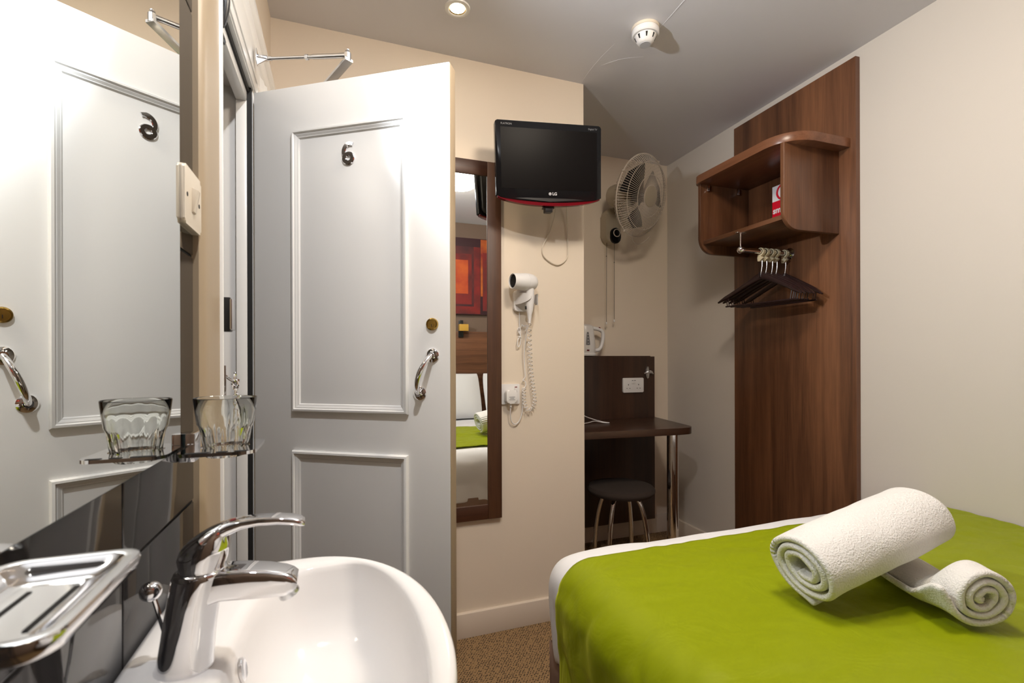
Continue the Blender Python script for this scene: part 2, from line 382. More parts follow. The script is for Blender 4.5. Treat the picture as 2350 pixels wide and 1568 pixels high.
# chrome number 6
mt6 = Matrix.Translation((.277, -.0035, 1.728)) @ Matrix.Rotation(R(90), 4, 'X')
n6 = None
def figure_six():
    mb = MB(); bmv = mb.bm
    def band(pts, ws, zt=.004, zb=0):
        ring = []
        n = len(pts)
        for i, p in enumerate(pts):
            tg = (Vector(pts[min(i+1, n-1)]) - Vector(pts[max(i-1, 0)])).normalized(); nm = Vector((-tg.y, tg.x)); wd = ws[i]
            a_, b_ = Vector(p) + nm*wd, Vector(p) - nm*wd
            c_, d_ = Vector(p) + nm*wd*.72, Vector(p) - nm*wd*.72
            ring.append([(a_.x, -zb, a_.y), (a_.x, -zt*.6, a_.y), (c_.x, -zt, c_.y), (d_.x, -zt, d_.y), (b_.x, -zt*.6, b_.y), (b_.x, -zb, b_.y)])
        mb.loft(ring, True)
    pts = []; ws = []
    for i in range(15):                     # sweeping stem
        a = R(62 + i*(200-62)/14); pts.append((.0055 + .0165*math.cos(a), .0055 + .0185*math.sin(a))); ws.append(.0056 if i > 2 else .0046)
    stem_end = pts[-1]
    band(pts, ws)
    pts = []; ws = []
    for i in range(29):
        a = R(170 + i*360/28); pts.append((.0012 + .0112*math.cos(a), -.0108 + .0105*math.sin(a))); ws.append(.0056)
    band(pts, ws, .0041)
    return mb
n6 = figure_six(); n6 = n6.build('number_six', M['chrome'], door)
n6.location = (.307, -.0005, 1.762); n6.scale = (1.14, 1.14, 1.14); n6['label'] = 'chrome numeral 6'
# lock cylinder
lk = MB().lathe([(.0165, 0), (.0165, .003), (.0155, .006), (.0128, .007), (.0122, .0048), (.0118, .0048), (.0001, .0052)], (.553, 0, 1.291), (0, -1, 0), 36).build('lock_cylinder', M['brass'], door)
lk['label'] = 'brass lock cylinder'
MB().lathe([(.0052, .0050), (.0052, .0062), (.0001, .0063)], (.553, 0, 1.288), (0, -1, 0), 20).build('key_plug', M['brass'], lk)
MB().box(.5523, .5537, -.0067, -.006, 1.2835, 1.291).build('keyhole', M['hole'], lk)
# bow handle, set at a slant
hd = MB(); p0 = Vector((.553, 0, 1.209)); p1 = Vector((.517, 0, 1.110))
for p in (p0, p1):
    hd.lathe([(.0185, 0), (.0185, .003), (.015, .006), (.009, .0085), (.0085, .012)], p, (0, -1, 0), 28)
bow = []
for i in range(21):
    tt = i/20; q = p0.lerp(p1, tt); q.y = -.010 - .036*math.sin(PI*tt)**.75; bow.append(q)
hd.tube(bow, [.0062 + .0012*math.sin(PI*i/20) for i in range(21)], 12)
h_ = hd.build('pull_handle', M['chrome'], door); h_['label'] = 'chrome bow handle'
mb = MB()
for p in (p0, p1):
    for k in range(3):
        a = R(90 + 120*k); MB().lathe([(.0026, .004), (.0024, .0062), (.0001, .0066)], p + Vector((.0125*math.cos(a), 0, .0125*math.sin(a))), (0, -1, 0), 10).build('screw', M['steel'], h_)

# door closer: arm from frame to door head
dc = thing('door_closer', 'silver jointed door closer arm above the open door', 'door closer', (-.214, 1.51, 2.05))
mb = MB(); mb.box(-.2135, -.2110, 1.495, 1.525, 2.030, 2.066, .001).prism([(-.2115, 2.056), (-.186, 2.050), (-.186, 2.046), (-.2115, 2.026)], 'y', 1.507, 1.511)
mb.box(-.212, -.186, 1.505, 1.523, 2.046, 2.056, .002)
mb.build('frame_bracket', M['steel'], dc, world=True)
E_ = Vector((.027, 1.416, 2.047)); B_ = Vector((-.188, 1.514, 2.051))
mb = MB(); mb.tube([B_, B_.lerp(E_, .06), B_.lerp(E_, .07), B_.lerp(E_, .5)], [.006, .006, .0045, .0045], 12)
mb.lathe([(.008, -.004), (.008, .004)], B_.lerp(E_, .5), (E_-B_), 6)
mb.tube([B_.lerp(E_, .5), B_.lerp(E_, .56), B_.lerp(E_, .58), B_.lerp(E_, .9), B_.lerp(E_, .99)], [.0055, .0055, .0068, .0068, .0075], 12)
mb.build('adjustable_rod', M['steel'], dc, world=True)
MB().lathe([(.0095, -.016), (.0095, .006), (.008, .007), (.006, .013), (.006, .016)], E_, (0, 0, 1), 24).build('elbow_joint', M['steel'], dc, world=True)
D_ = Vector((-.055, 1.560, 2.012))
dr = (D_-E_).normalized(); sd = dr.cross(Vector((0, 0, 1))).normalized()*.0115; up = Vector((0, 0, .0035)); e2 = E_ - Vector((0, 0, .016)); d2 = D_ - Vector((0, 0, .016))
mb = MB().loft([[e2-dr*.008+sd+up, e2-dr*.008-sd+up, e2-dr*.008-sd-up, e2-dr*.008+sd-up], [d2+sd+up, d2-sd+up, d2-sd-up, d2+sd-up]])
mb.build('main_arm', M['steel'], dc, world=True)
q = MB().box(.04, .29, DT+.0005, DT+.056, 1.915, 1.978, .006).lathe([(.009, 1.978), (.009, 1.992)], (.15, DT+.032, 0), (0, 0, 1), 16).build('closer_body', M['steel'], dc)
q.data.transform(Matrix.Translation(dc.location).inverted() @ door.matrix_world)

# latch keep and door chain on the latch side of the frame
kp = thing('lock_keep', 'dark metal lock keep on the latch side of the door frame', 'lock keep', (-.19, .95, 1.25))
MB().box(-.20, -.1765, .955, .975, 1.249, 1.309, .002).build('keep_box', M['black'], kp, world=True)
MB().box(-.1785, -.1735, .955, .985, 1.252, 1.307, .002).build('keep_lip', M['steel'], kp, world=True)
ch = thing('door_chain', 'chrome security chain hanging from the door frame behind the tumbler', 'door chain', (-.19, .957, 1.19))
MB().box(-.195, -.1835, .9545, .9575, 1.135, 1.19, .001).lathe([(.003, 0), (.003, .004)], (-.187, .957, 1.182), (0, 1, 0), 12).build('chain_plate', M['chrome'], ch, world=True)
mb = MB(); z = 1.168
mb.tube(smooth_path([(-.186, .96, 1.172), (-.18, .964, 1.166), (-.174, .967, 1.162)], 4), .0025, 8)
for i in range(11):
    ell = []
    for k in range(12):
        a = 2*PI*k/12; dx, dz = .0045*math.cos(a), .009*math.sin(a)
        ell.append((-.172 + (dx if i % 2 else 0) + .0006*i, .967 + (0 if i % 2 else dx), z - .0125*i + dz))
    mb.tube(ell, .0016, 6, closed=True)
mb.build('chain_links', M['chrome'], ch, world=True)
mb = MB().tube([(-.176, .967, 1.158), (-.170, .972, 1.148), (-.168, .974, 1.165)], .003, 8)
mb.build('chain_bolt', M['chrome'], ch, world=True)

# black flash head clamped at the top of the latch side
fl = thing('camera_flash', 'black camera flash on a swivel clamp at the top of the door frame', 'camera flash', (-.195, .957, 1.74))
MB().tube(smooth_path([(-.192, .966, 1.92), (-.187, .966, 1.87), (-.185, .966, 1.83), (-.188, .966, 1.80), (-.191, .966, 1.785)], 5), [.0045+.003*math.sin(PI*i/20) for i in range(21)], 10).build('swivel_arm', M['black'], fl, world=True)
MB().lathe([(.004, 0), (.0125, .003), (.0135, .008), (.0125, .016), (.009, .019)], (-.205, .966, 1.763), (1, 0, .25), 8).build('clamp_knob', M['black'], fl, world=True)
MB().box(-.235, -.175, .97, 1.08, 1.93, 1.975, .006).build('flash_head', M['black'], fl, world=True)

# ------------------------------------------------------------------ washbasin corner
wm = thing('basin_mirror', 'tall frameless mirror on the dark tiles left of the doorway', 'mirror', (-.204, .576, 1.077))
MB().box(-.2069, -.2015, .386, .766, 1.077, 2.49, .0008, 1).build('backing', M['mirror_edge'], wm, world=True)
MB().box(-.2016, -.201, .3875, .7645, 1.0785, 2.4885).build('glass', M['mirror'], wm, world=True, smooth=False)
# light switch
sw = thing('light_switch', 'white plastic light switch between the mirror and the door frame', 'switch', (-.207, .808, 1.388))
MB().prism(rrect(.767, .851, 1.388, 1.470, .006), 'x', -.207, -.196, .004, 3).build('plate', M['plastic_warm'], sw, world=True)
MB().prism([(-.197, 1.447), (-.1885, 1.443), (-.1935, 1.412), (-.197, 1.410)], 'y', .801, .815, .0008).build('rocker', M['plastic_warm'], sw, world=True)
for yy in (.779, .839): MB().lathe([(.0032, .0), (.0032, .0006), (.0001, .0007)], (-.1962, yy, 1.430), (1, 0, 0), 12).build('screw', M['hole'], sw, world=True)

# basin
bs = thing('wash_basin', 'white ceramic wash basin on the tiled wall', 'wash basin', (-.04, .53, .72))
def superell(cx, cy, ar, al, bb, nr, nl, seg=96):
    out = []
    for k in range(seg):
        a = 2*PI*k/seg; c_, s_ = math.cos(a), math.sin(a)
        n_ = nr if c_ >= 0 else nl; aa = ar if c_ >= 0 else al
        out.append((cx + aa*math.copysign(abs(c_)**(2/n_), c_), cy + bb*math.copysign(abs(s_)**(2/n_), s_)))
    return out
Z0 = .893
outer = superell(-.06, .555, .180, .147, .255, 2.1, 9)
inner = superell(.005, .555, .083, .112, .215, 2.1, 3.6)
def lerp2(A_, B2, t): return [((1-t)*a[0]+t*b_[0], (1-t)*a[1]+t*b_[1]) for a, b_ in zip(A_, B2)]
def shrink(A_, c_, s_): return [(c_[0]+(a[0]-c_[0])*s_, c_[1]+(a[1]-c_[1])*s_) for a in A_]
rings = []
def addr(A_, z): rings.append([(p[0], p[1], z) for p in A_])
addr(shrink(outer, (-.1, .555), .50), .70)
addr(shrink(outer, (-.12, .555), .80), .76)
addr(shrink(outer, (-.14, .555), .955), .82)
addr(shrink(outer, (-.19, .555), .985), .86)
addr(outer, .880); addr(lerp2(outer, inner, .03), .8895); addr(lerp2(outer, inner, .10), .8935); addr(lerp2(outer, inner, .25), .8945)
addr(lerp2(outer, inner, .6), .8935); addr(lerp2(outer, inner, .85), .8915); addr(lerp2(outer, inner, .95), .8885); addr(inner, .882)
ci = (.0, .555)
for s_, z in ((.965, .865), (.93, .845), (.87, .82), (.76, .798), (.58, .783), (.33, .775), (.12, .772)): addr(shrink(inner, ci, s_), z)
mb = MB().loft(rings, True)
for vv in mb.bm.verts: vv.co.x = max(vv.co.x, -.2068)
mb.build('bowl', M['ceramic'], bs, world=True, angle=70)
ov = MB().lathe([(.0125, 0), (.0125, .003), (.0095, .0042), (.0075, .003)], (-.1015, .600, .858), (1, 0, .18), 24).build('overflow_ring', M['chrome'], bs, world=True)
MB().lathe([(.0075, .0002), (.0001, .0014)], (-.1015, .600, .858), (1, 0, .18), 20).build('overflow_hole', M['hole'], ov)
ov.children[0].data.transform(Matrix.Translation(bs.location).inverted())
MB().lathe([(.021, 0), (.021, .003), (.016, .004), (.014, .002), (.001, .002)], (0, .555, .772), (0, 0, 1), 24).build('waste', M['chrome'], bs, world=True)

# mixer tap
tp = thing('mixer_tap', 'chrome lever mixer tap standing on the wash basin', 'tap', (-.145, .566, .8945))
YT = .566
def ell(cx, z, rx, ry, tilt=0, n=28):
    return [(cx + rx*math.cos(2*PI*k/n), YT + ry*math.sin(2*PI*k/n), z + tilt*rx*math.cos(2*PI*k/n)) for k in range(n)]
MB().loft([ell(-.1455, .892, .0262, .0262), ell(-.1455, .8945, .0262, .0262), ell(-.1448, .9, .0248, .0248), ell(-.142, .925, .0237, .0237), ell(-.1378, .955, .0235, .0235), ell(-.1325, .982, .0245, .0243), ell(-.1315, .9865, .0238, .0236), ell(-.131, .9885, .0215, .0215)]).build('body', M['chrome'], tp, world=True, angle=60)
def sect(x, zt, zb, hw, n=7):
    # rounded spout section in the YZ plane
    out = []
    for (cy, cz, a0) in ((hw, zt, 0), (-hw, zt, 90), (-hw, zb, 180), (hw, zb, 270)):
        r_ = min(.006, (zt-zb)/2.2); cyy = cy - math.copysign(r_, cy); czz = cz - (r_ if cz == zt else -r_)
        for i in range(n):
            a = R(a0 + 90*i/(n-1)); out.append((x, YT + cyy + r_*math.cos(a), czz + r_*math.sin(a)))
    return out
MB().loft([sect(-.135, .9865, .952, .019), sect(-.112, .9875, .9575, .0185), sect(-.09, .9855, .9555, .0178), sect(-.07, .982, .9535, .0172), sect(-.053, .977, .9525, .0168), sect(-.046, .9735, .9555, .0164), sect(-.0415, .969, .960, .015)]).build('spout', M['chrome'], tp, world=True, angle=60)
MB().lathe([(.0105, 0), (.0105, .006), (.0095, .0075)], (-.052, YT, .9545), (.45, 0, -1), 24).build('aerator', M['steel'], tp, world=True)
MB().loft([ell(-.1305, .9885, .0205, .0205), ell(-.1305, .9915, .0205, .0205), ell(-.1295, 1.000, .0228, .0225), ell(-.1275, 1.010, .0228, .0222, .12), ell(-.1262, 1.018, .0212, .0208, .30), ell(-.1245, 1.024, .0185, .018, .42), ell(-.122, 1.0275, .0145, .013, .45), ell(-.119, 1.030, .008, .007, .4)]).build('head', M['chrome'], tp, world=True, angle=60)
def lsec(x, z, hw, t_, n=5):
    out = []
    for (cy, cz, a0) in ((hw, t_, 0), (-hw, t_, 90), (-hw, -t_, 180), (hw, -t_, 270)):
        r_ = min(t_*.95, hw*.95); cyy = cy - math.copysign(r_, cy); czz = cz - math.copysign(r_, cz)
        for i in range(n):
            a = R(a0 + 90*i/(n-1)); out.append((x, YT + cyy + r_*math.cos(a), z + czz + r_*math.sin(a)))
    return out
MB().loft([lsec(-.130, 1.016, .015, .006), lsec(-.118, 1.0225, .0152, .0075), lsec(-.106, 1.0275, .0135, .0065), lsec(-.094, 1.0305, .0115, .0045), lsec(-.078, 1.0318, .0115, .0040), lsec(-.06, 1.0308, .0117, .0038), lsec(-.046, 1.0285, .0117, .0036), lsec(-.038, 1.026, .0108, .0034), lsec(-.0345, 1.0245, .008, .0027)]).build('lever', M['chrome'], tp, world=True, angle=60)
MB().loft([[(-.107, YT+.004, 1.0335), (-.107, YT-.004, 1.0335), (-.1045, YT-.0035, 1.0345), (-.1045, YT+.0035, 1.0345)], [(-.101, YT+.004, 1.0352), (-.101, YT-.004, 1.0352), (-.1, YT-.0035, 1.0355), (-.1, YT+.0035, 1.0355)]]).build('temperature_dot', M['red'], tp, world=True)
mb = MB().tube([(-.163, .585, .90), (-.1765, .581, .96)], .0024, 8).sphere((-.1785, .580, .9665), .0098, seg=24)
k_ = mb.build('waste_rod', M['chrome'], tp, world=True); k_['label'] = 'thin chrome pop-up rod with ball knob'

# soap dish near the camera
sp = thing('soap_dish', 'chrome wall soap dish in the foreground under the mirror', 'soap dish', (-.207, .33, 1.055))
x0, x1, y0, y1, zt = -.198, -.121, .272, .389, 1.075
def rr3(ins, z, r_): return [(p[0], p[1], z) for p in rrect(x0+ins, x1-ins, y0+ins, y1-ins, r_)]
MB().loft([rr3(.010, zt-.015, .010), rr3(.002, zt-.010, .014), rr3(0, zt-.003, .015), rr3(.0005, zt-.0005, .015), rr3(.003, zt, .013), rr3(.008, zt-.001, .011), rr3(.012, zt-.005, .010), rr3(.017, zt-.0085, .008), rr3(.024, zt-.0092, .006)]).build('tray', M['chrome'], sp, world=True, angle=60)
mb = MB()
for xx in (-.168, -.146): mb.box(xx-.0012, xx+.0012, .305, .356, zt-.0093, zt-.0086)
mb.build('drain_slot', M['hole'], sp, world=True)
MB().box(-.207, -.188, .305, .352, 1.045, 1.066, .003).build('wall_mount', M['chrome'], sp, world=True)

# tumbler holder and tumbler
GX, GY = -.149, .770
th_ = thing('tumbler_holder', 'chrome wall tumbler holder on the dark tiles', 'tumbler holder', (-.207, .77, 1.07))
MB().box(-.207, -.187, .775, .806, 1.058, 1.098, .002).build('wall_mount', M['chrome'], th_, world=True)
mb = MB(); zt, tk = 1.0790, .0045
ring_o = []
base_ = rrect(-.196, -.105, .717, .825, .016, 8)
for i in range(len(base_)):
    p, q = base_[i], base_[(i+1) % len(base_)]; k_n = max(1, int(math.hypot(q[0]-p[0], q[1]-p[1])/.003))
    ring_o += [(p[0]+(q[0]-p[0])*k/k_n, p[1]+(q[1]-p[1])*k/k_n) for k in range(k_n)]
hole = []
for p in ring_o:
    a = math.atan2(p[1]-GY-.004, p[0]-GX); hole.append((GX + .0306*math.cos(a), GY+.004 + .0306*math.sin(a)))
mb.loft([[(p[0], p[1], zt) for p in hole], [(p[0], p[1], zt) for p in ring_o], [(p[0], p[1], zt-tk) for p in ring_o], [(p[0], p[1], zt-tk) for p in hole], [(p[0], p[1], zt) for p in hole]], cap=False)
mb.build('ring_tray', M['chrome'], th_, world=True, angle=30)
mb = MB()
for xa, xb in ((-.186, -.158), (-.151, -.137), (-.13, -.113)):
    mb.prism(rrect(xa, xb, .7195, .7265, .0033, 4), 'z', zt-.0002, zt+.0004)
mb.build('slot', M['hole'], th_, world=True)
gt = None
prof_o = [(.0001, 1.0655), (.024, 1.0655), (.0268, 1.068), (.0290, 1.080), (.0325, 1.104), (.0350, 1.111), (.0372, 1.128), (.0392, 1.146), (.0388, 1.1472), (.0378, 1.146)]
prof_i = [(.0357, 1.130), (.0334, 1.113), (.0305, 1.103), (.0268, 1.084), (.0245, 1.0760), (.0001, 1.0752)]
seg = 96; rings = []
for r_, z in prof_o + prof_i:
    rg = []
    fac = 1.0 if (z < 1.106 and z > 1.067 and (r_, z) in prof_o) else 0
    for k in range(seg):
        a = 2*PI*k/seg; rr_ = r_*(1 - fac*.075*abs(math.sin(a*6))**.8) if r_ > .001 else r_
        rg.append((GX + rr_*math.cos(a), GY+.004 + rr_*math.sin(a), z))
    rings.append(rg)
o = MB().loft(rings, True).build('tumbler', M['glass'], None, angle=50)
tag(o, 'clear faceted glass tumbler standing in the chrome holder', 'glass tumbler')

# ------------------------------------------------------------------ back wall: framed mirror, TV, hairdryer
fm = thing('wall_mirror', 'long wall mirror in a dark walnut frame behind the door', 'mirror', (.37, YP, .5))
X0, X1, Za, Zb, fw = .07, .676, .501, 2.060, .063
MB().box(X0, X0+fw, 2.005, 2.026, Za, Zb, .002).build('frame_stile', M['framewood'], fm, world=True)
MB().box(X1-fw, X1, 2.005, 2.026, Za, Zb, .002).build('frame_stile', M['framewood'], fm, world=True)
MB().box(X0+fw, X1-fw, 2.006, 2.026, Zb-fw, Zb, .002).build('frame_rail', M['framewood_x'], fm, world=True)
MB().box(X0+fw, X1-fw, 2.006, 2.026, Za, Za+fw, .002).build('frame_rail', M['framewood_x'], fm, world=True)
MB().box(X0+fw-.004, X1-fw+.004, 2.0125, 2.0245, Za+fw-.004, Zb-fw+.004).build('mirror_backing', M['mirror_edge'], fm, world=True)
MB().box(X0+fw, X1-fw, 2.012, 2.0128, Za+fw, Zb-fw).build('mirror_glass', M['mirror'], fm, world=True, smooth=False)

# television
tv = thing('television', 'small black flat television on a wall bracket', 'television')
a, bt, rl = R(-7.6), R(4.4), R(1.9)
ri = Vector((math.cos(a), math.sin(a), 0)); nm = Vector((math.sin(a), -math.cos(a), 0)); upv = Vector((0, 0, 1))*math.cos(bt) + nm*math.sin(bt)
nn = nm*math.cos(bt) - Vector((0, 0, 1))*math.sin(bt)
ri2 = math.cos(rl)*ri + math.sin(rl)*upv; up2 = math.cos(rl)*upv - math.sin(rl)*ri
mm = Matrix((ri2, -nn, up2)).transposed().to_4x4(); mm.translation = (.826, 1.82, 2.017)
tv.matrix_world = mm; bpy.context.view_layer.update()
W2, H2 = .2275, .155
def tv_outline(ins=0, sag=.024, bot=0):
    pts = [p for p in rrect(-W2+ins, W2-ins, -H2+ins+bot, H2-ins, .010)]
    top = [p for p in pts if p[1] > 0]; 
    out = [(p[0], p[1]) for p in rrect(-W2+ins, W2-ins, -H2+ins+bot, H2-ins, .010)[:14]]
    x_l, x_r, zb = -W2+ins, W2-ins, -H2+ins+bot
    n = 24
    for i in range(n+1):
        t = i/n; x = x_l + (x_r-x_l)*t; e = abs(2*t-1)
        out.append((x, zb - sag*(1-e**2.2) + (.006 if i in (0, n) else 0)))
    return out
MB().prism(tv_outline(0, .016, .008), 'y', 0, .030, .003).build('bezel', M['blackgloss'], tv)
tri = []
for i in range(25):
    t = i/24; e = abs(2*t-1); tri.append((-W2+.006 + (2*W2-.012)*t, -H2+.006*e**6 - .024*(1-e**2.2)))
tri += [(p[0], p[1]+.013) for p in reversed(tri)]
MB().prism(tri, 'y', .003, .027, .002).build('lower_trim', M['red'], tv)['label'] = 'red trim along the bottom edge'
MB().prism(rrect(-W2+.012, W2-.012, -H2+.012, H2-.010, .02), 'y', .029, .058, .012, 4).build('rear_housing', M['black'], tv)
MB().box(-W2+.022, W2-.019, -.0006, .002, -H2+.041, H2-.027).build('screen', M['screen'], tv, smooth=False)
MB().prism([(-.10, -H2+.006), (.10, -H2+.006), (.15, -H2+.003), (0.0, -H2-.008), (-.15, -H2+.003)], 'y', -.0005, .002).build('speaker_grille', M['black'], tv)
RX = Matrix.Rotation(R(90), 4, 'X')
lg = text_obj('maker_lettering', 'LG', .0165, M['logo'], Matrix.Translation((.020, -.0008, -H2+.024)) @ RX, tv, bold=.0004)
mb = MB().lathe([(.0062, 0), (.0062, .0008), (.0001, .001)], (0, 0, 0), (0, -1, 0), 24)
mb.bm.verts.ensure_lookup_table()
for vv in mb.bm.verts: vv.co += Vector((.0005, -.0001, -H2+.024))
mb.build('maker_emblem', M['logo'], tv)
mb = MB()
ar = [(.0005 + .0042*math.cos(R(q)), -.0015, -H2+.024 + .0042*math.sin(R(q))) for q in range(60, 361, 20)]
mb.tube(ar, .0005, 5).box(-.0002, .0007, -.0016, -.001, -H2+.0215, -H2+.0262)
mb.build('emblem_line', M['black'], tv)
text_obj('model_lettering', 'FLATRON', .0105, M['logo_dim'], Matrix.Translation((-W2+.023, -.0004, H2-.0145)) @ RX, tv, align='LEFT')
text_obj('feature_lettering', 'Digital TV', .0098, M['logo_dim'], Matrix.Translation((W2-.018, -.0004, H2-.0155)) @ RX, tv, align='RIGHT')
mb = MB().box(-.022, .022, .012, .05, -.178, -.150, .004).box(-.016, .016, .016, .05, -.202, -.175, .003).box(-.024, .024, .018, .046, -.186, -.180, .001)
mb.build('stand_stub', M['black'], tv)
mb = MB().box(-.05, .05, .05, .058, -.05, .05, .002).tube([(0, .055, 0), (0, .09, 0), (-.02, .15, .0)], .018, 12)
mb.build('wall_arm', M['black'], tv)
mb = MB().box(.77, .84, 2.012, 2.027, 1.95, 2.09, .003); mb.build('wall_plate', M['black'], tv, world=True)
pth = smooth_path([(.925, 1.99, 1.96), (.937, 2.005, 1.88), (.915, 2.018, 1.78), (.882, 2.02, 1.715), (.890, 2.02, 1.665), (.955, 2.02, 1.634), (1.005, 2.02, 1.672), (1.008, 2.02, 1.75), (1.002, 2.015, 1.84), (.985, 1.99, 1.96)], 8)
o = MB().tube(pth, .0028, 8).build('aerial_cable', M['plastic_warm']); tag(o, 'pale looped cable hanging below the television', 'cable')

# hairdryer and holder
hh = thing('hairdryer_holder', 'white plastic wall holder gripping the hairdryer', 'hairdryer holder', (.772, YP, 1.41))
MB().prism(rrect(.736, .808, 1.412, 1.505, .014), 'y', 2.006, 2.027, .004).build('back_plate', M['plastic'], hh, world=True)
def ear(xa, xb, yy, bow_, zt_, zb_):
    rings = []
    for i in range(9):
        t = i/8; x = xa + (xb-xa)*t; y = 2.01 - (2.01-yy)*math.sin(PI/2*t); zt2 = zt_ - .018*(t**3); zb2 = zb_ + .022*(t**2)*bow_
        rings.append([(x, y, zt2), (x, y, zb2), (x+.003, y+.003, zb2), (x+.003, y+.003, zt2)])
    return rings
MB().loft(ear(.738, .786, 1.931, 1, 1.490, 1.440)).build('left_clip', M['plastic'], hh, world=True)
MB().loft(ear(.838, .822, 1.945, -.4, 1.489, 1.442)).box(.80, .841, 2.006, 2.022, 1.45, 1.487, .002).build('right_clip', M['plastic'], hh, world=True)
hdry = thing('hairdryer', 'pale grey hairdryer with coiled cord hanging on the wall', 'hairdryer', (.795, 1.955, 1.37))
ax = Vector((1, .18, 0)).normalized()
ob = Vector((.705, 1.945, 1.535))
prof = [(.0290, .012), (.0300, .0008), (.0315, 0), (.033, .0005), (.0335, .003), (.0345, .02), (.037, .045), (.0385, .065), (.0385, .068), (.038, .0685), (.0385, .069), (.0385, .08), (.036, .098), (.029, .113), (.018, .122), (.006, .125), (.0001, .1255)]
MB().lathe(prof, ob, ax, 40, cap=False).build('barrel', M['plastic'], hdry, world=True)
gr = MB().lathe([(.0292, .007), (.0001, .0072)], ob, ax, 30).build('outlet_grille', M['hole'], hdry, world=True)
mb = MB()
for k in range(-4, 5):
    hw = math.sqrt(max(.0295**2 - (k*.0065)**2, 0)); c_ = ob + ax*.004 + Vector((0, 0, k*.0065)); sdv = Vector((-ax.y, ax.x, 0))
    mb.tube([c_ - sdv*hw, c_ + sdv*hw], .0007, 5)
mb.build('grille_bars', M['blade'], gr); gr.children[0].data.transform(Matrix.Translation(hdry.location).inverted())
hx = .788; hy = 1.957
def hring(z, rx, ry): return [(hx + .004 - (1.51-z)*.02 + rx*math.cos(2*PI*k/24), hy + ry*math.sin(2*PI*k/24), z) for k in range(24)]
MB().loft([hring(1.52, .017, .02), hring(1.50, .0185, .021), hring(1.47, .0195, .0205), hring(1.44, .0185, .019), hring(1.41, .0145, .015), hring(1.395, .0105, .011), hring(1.384, .009, .009), hring(1.37, .0068, .0068), hring(1.355, .006, .006)]).build('handle', M['plastic'], hdry, world=True)
MB().box(.7690, .7750, 1.953, 1.962, 1.416, 1.431, .001).build('slide_switch', M['black'], hdry, world=True)
# coiled cord
path = smooth_path([(.800, 1.985, 1.385), (.804, 1.995, 1.33), (.809, 2.0, 1.25), (.815, 2.005, 1.16), (.825, 2.005, 1.08), (.833, 2.005, 1.02), (.825, 2.003, .985), (.806, 2.002, .972), (.790, 2.003, .982), (.782, 2.004, 1.01), (.781, 2.004, 1.045), (.782, 2.006, 1.07)], 14)
# resample evenly
def resample(pts, n):
    d = [0]
    for i in range(1, len(pts)): d.append(d[-1] + (pts[i]-pts[i-1]).length)
    out = []; j = 0
    for i in range(n):
        s_ = d[-1]*i/(n-1)
        while j < len(d)-2 and d[j+1] < s_: j += 1
        t = (s_-d[j])/max(d[j+1]-d[j], 1e-9); out.append(pts[j].lerp(pts[j+1], min(max(t, 0), 1)))
    return out, d[-1]
NP = 640; cl, Ln = resample(path, NP)
turns = 31; coil = []
for i in range(NP):
    tg = (cl[min(i+1, NP-1)] - cl[max(i-1, 0)]).normalized(); sdv = Vector((0, 1, 0)); u_ = tg.cross(sdv).normalized()
    s_ = i/(NP-1); ph = 2*PI*turns*(s_**1.25)
    coil.append(cl[i] + (u_*math.cos(ph)*.0078 + sdv*math.sin(ph)*.0062))
MB().tube(coil, .0019, 6).build('coiled_cord', M['plastic'], hdry, world=True)
mb = MB().tube(smooth_path([(.7855, 1.957, 1.358), (.784, 1.985, 1.30), (.783, 2.005, 1.22), (.788, 2.012, 1.15), (.790, 2.012, 1.12), (.779, 2.013, 1.103), (.789, 2.013, 1.098), (.793, 2.013, 1.082), (.784, 2.01, 1.067)], 6), .0024, 7)
mb.tube(smooth_path([(.765, 2.018, 1.409), (.766, 2.02, 1.34), (.764, 2.018, 1.315), (.757, 2.016, 1.328), (.760, 2.014, 1.338), (.768, 2.014, 1.33), (.767, 2.014, 1.305), (.756, 2.012, 1.285), (.753, 2.012, 1.262), (.759, 2.012, 1.253), (.767, 2.012, 1.27), (.768, 2.012, 1.30), (.757, 2.012, 1.322)], 6), .0022, 7)
mb.tube(smooth_path([(.768, 2.016, 1.335), (.775, 2.012, 1.352), (.782, 2.01, 1.345), (.795, 2.01, 1.35), (.797, 2.01, 1.34), (.79, 2.012, 1.325)], 6), .002, 7)
mb.tube([(.755, 2.012, 1.299), (.764, 2.006, 1.297), (.772, 2.010, 1.294)], .0018, 6)
mb.build('loose_cord', M['plastic'], hdry, world=True)
pl = MB().prism(rrect(.692, .742, 1.003, 1.062, .014), 'y', 1.985, 2.017, .005, 3).build('plug', M['plastic'], hdry, world=True)
MB().box(.711, .719, 1.994, 2.006, .985, 1.005, .002).build('plug_sleeve', M['plastic'], hdry, world=True)
for k, zz in enumerate((1.032, 1.026, 1.020)):
    MB().box(.704 + .004*(k == 1), .731 - .004*(k == 1), 1.9843, 1.9852, zz-.0009, zz+.0009).build('plug_print', M['logo_dim'], pl, world=False)
for ch_ in pl.children: ch_.data.transform(Matrix.Translation(hdry.location).inverted())
MB().tube(smooth_path([(.715, 2.0, .985), (.716, 2.004, .955), (.722, 2.01, .925), (.738, 2.014, .908), (.757, 2.016, .915), (.771, 2.016, .94), (.779, 2.017, .985), (.78, 2.018, 1.07)], 6), .0026, 7).build('mains_cord', M['plastic'], hdry, world=True)
# single socket plate behind the plug
so = thing('single_socket', 'white single switched socket beside the mirror frame', 'socket', (.722, YP, .996))
MB().prism(rrect(.679, .765, .998, 1.087, .004), 'y', 2.018, 2.027, .002).build('plate', M['plastic'], so, world=True)
MB().box(.7395, .7535, 2.0145, 2.019, 1.051, 1.077, .0015).build('rocker', M['plastic'], so, world=True)
MB().box(.741, .752, 2.0138, 2.0150, 1.0715, 1.0755).build('indicator', M['red'], so, world=True)

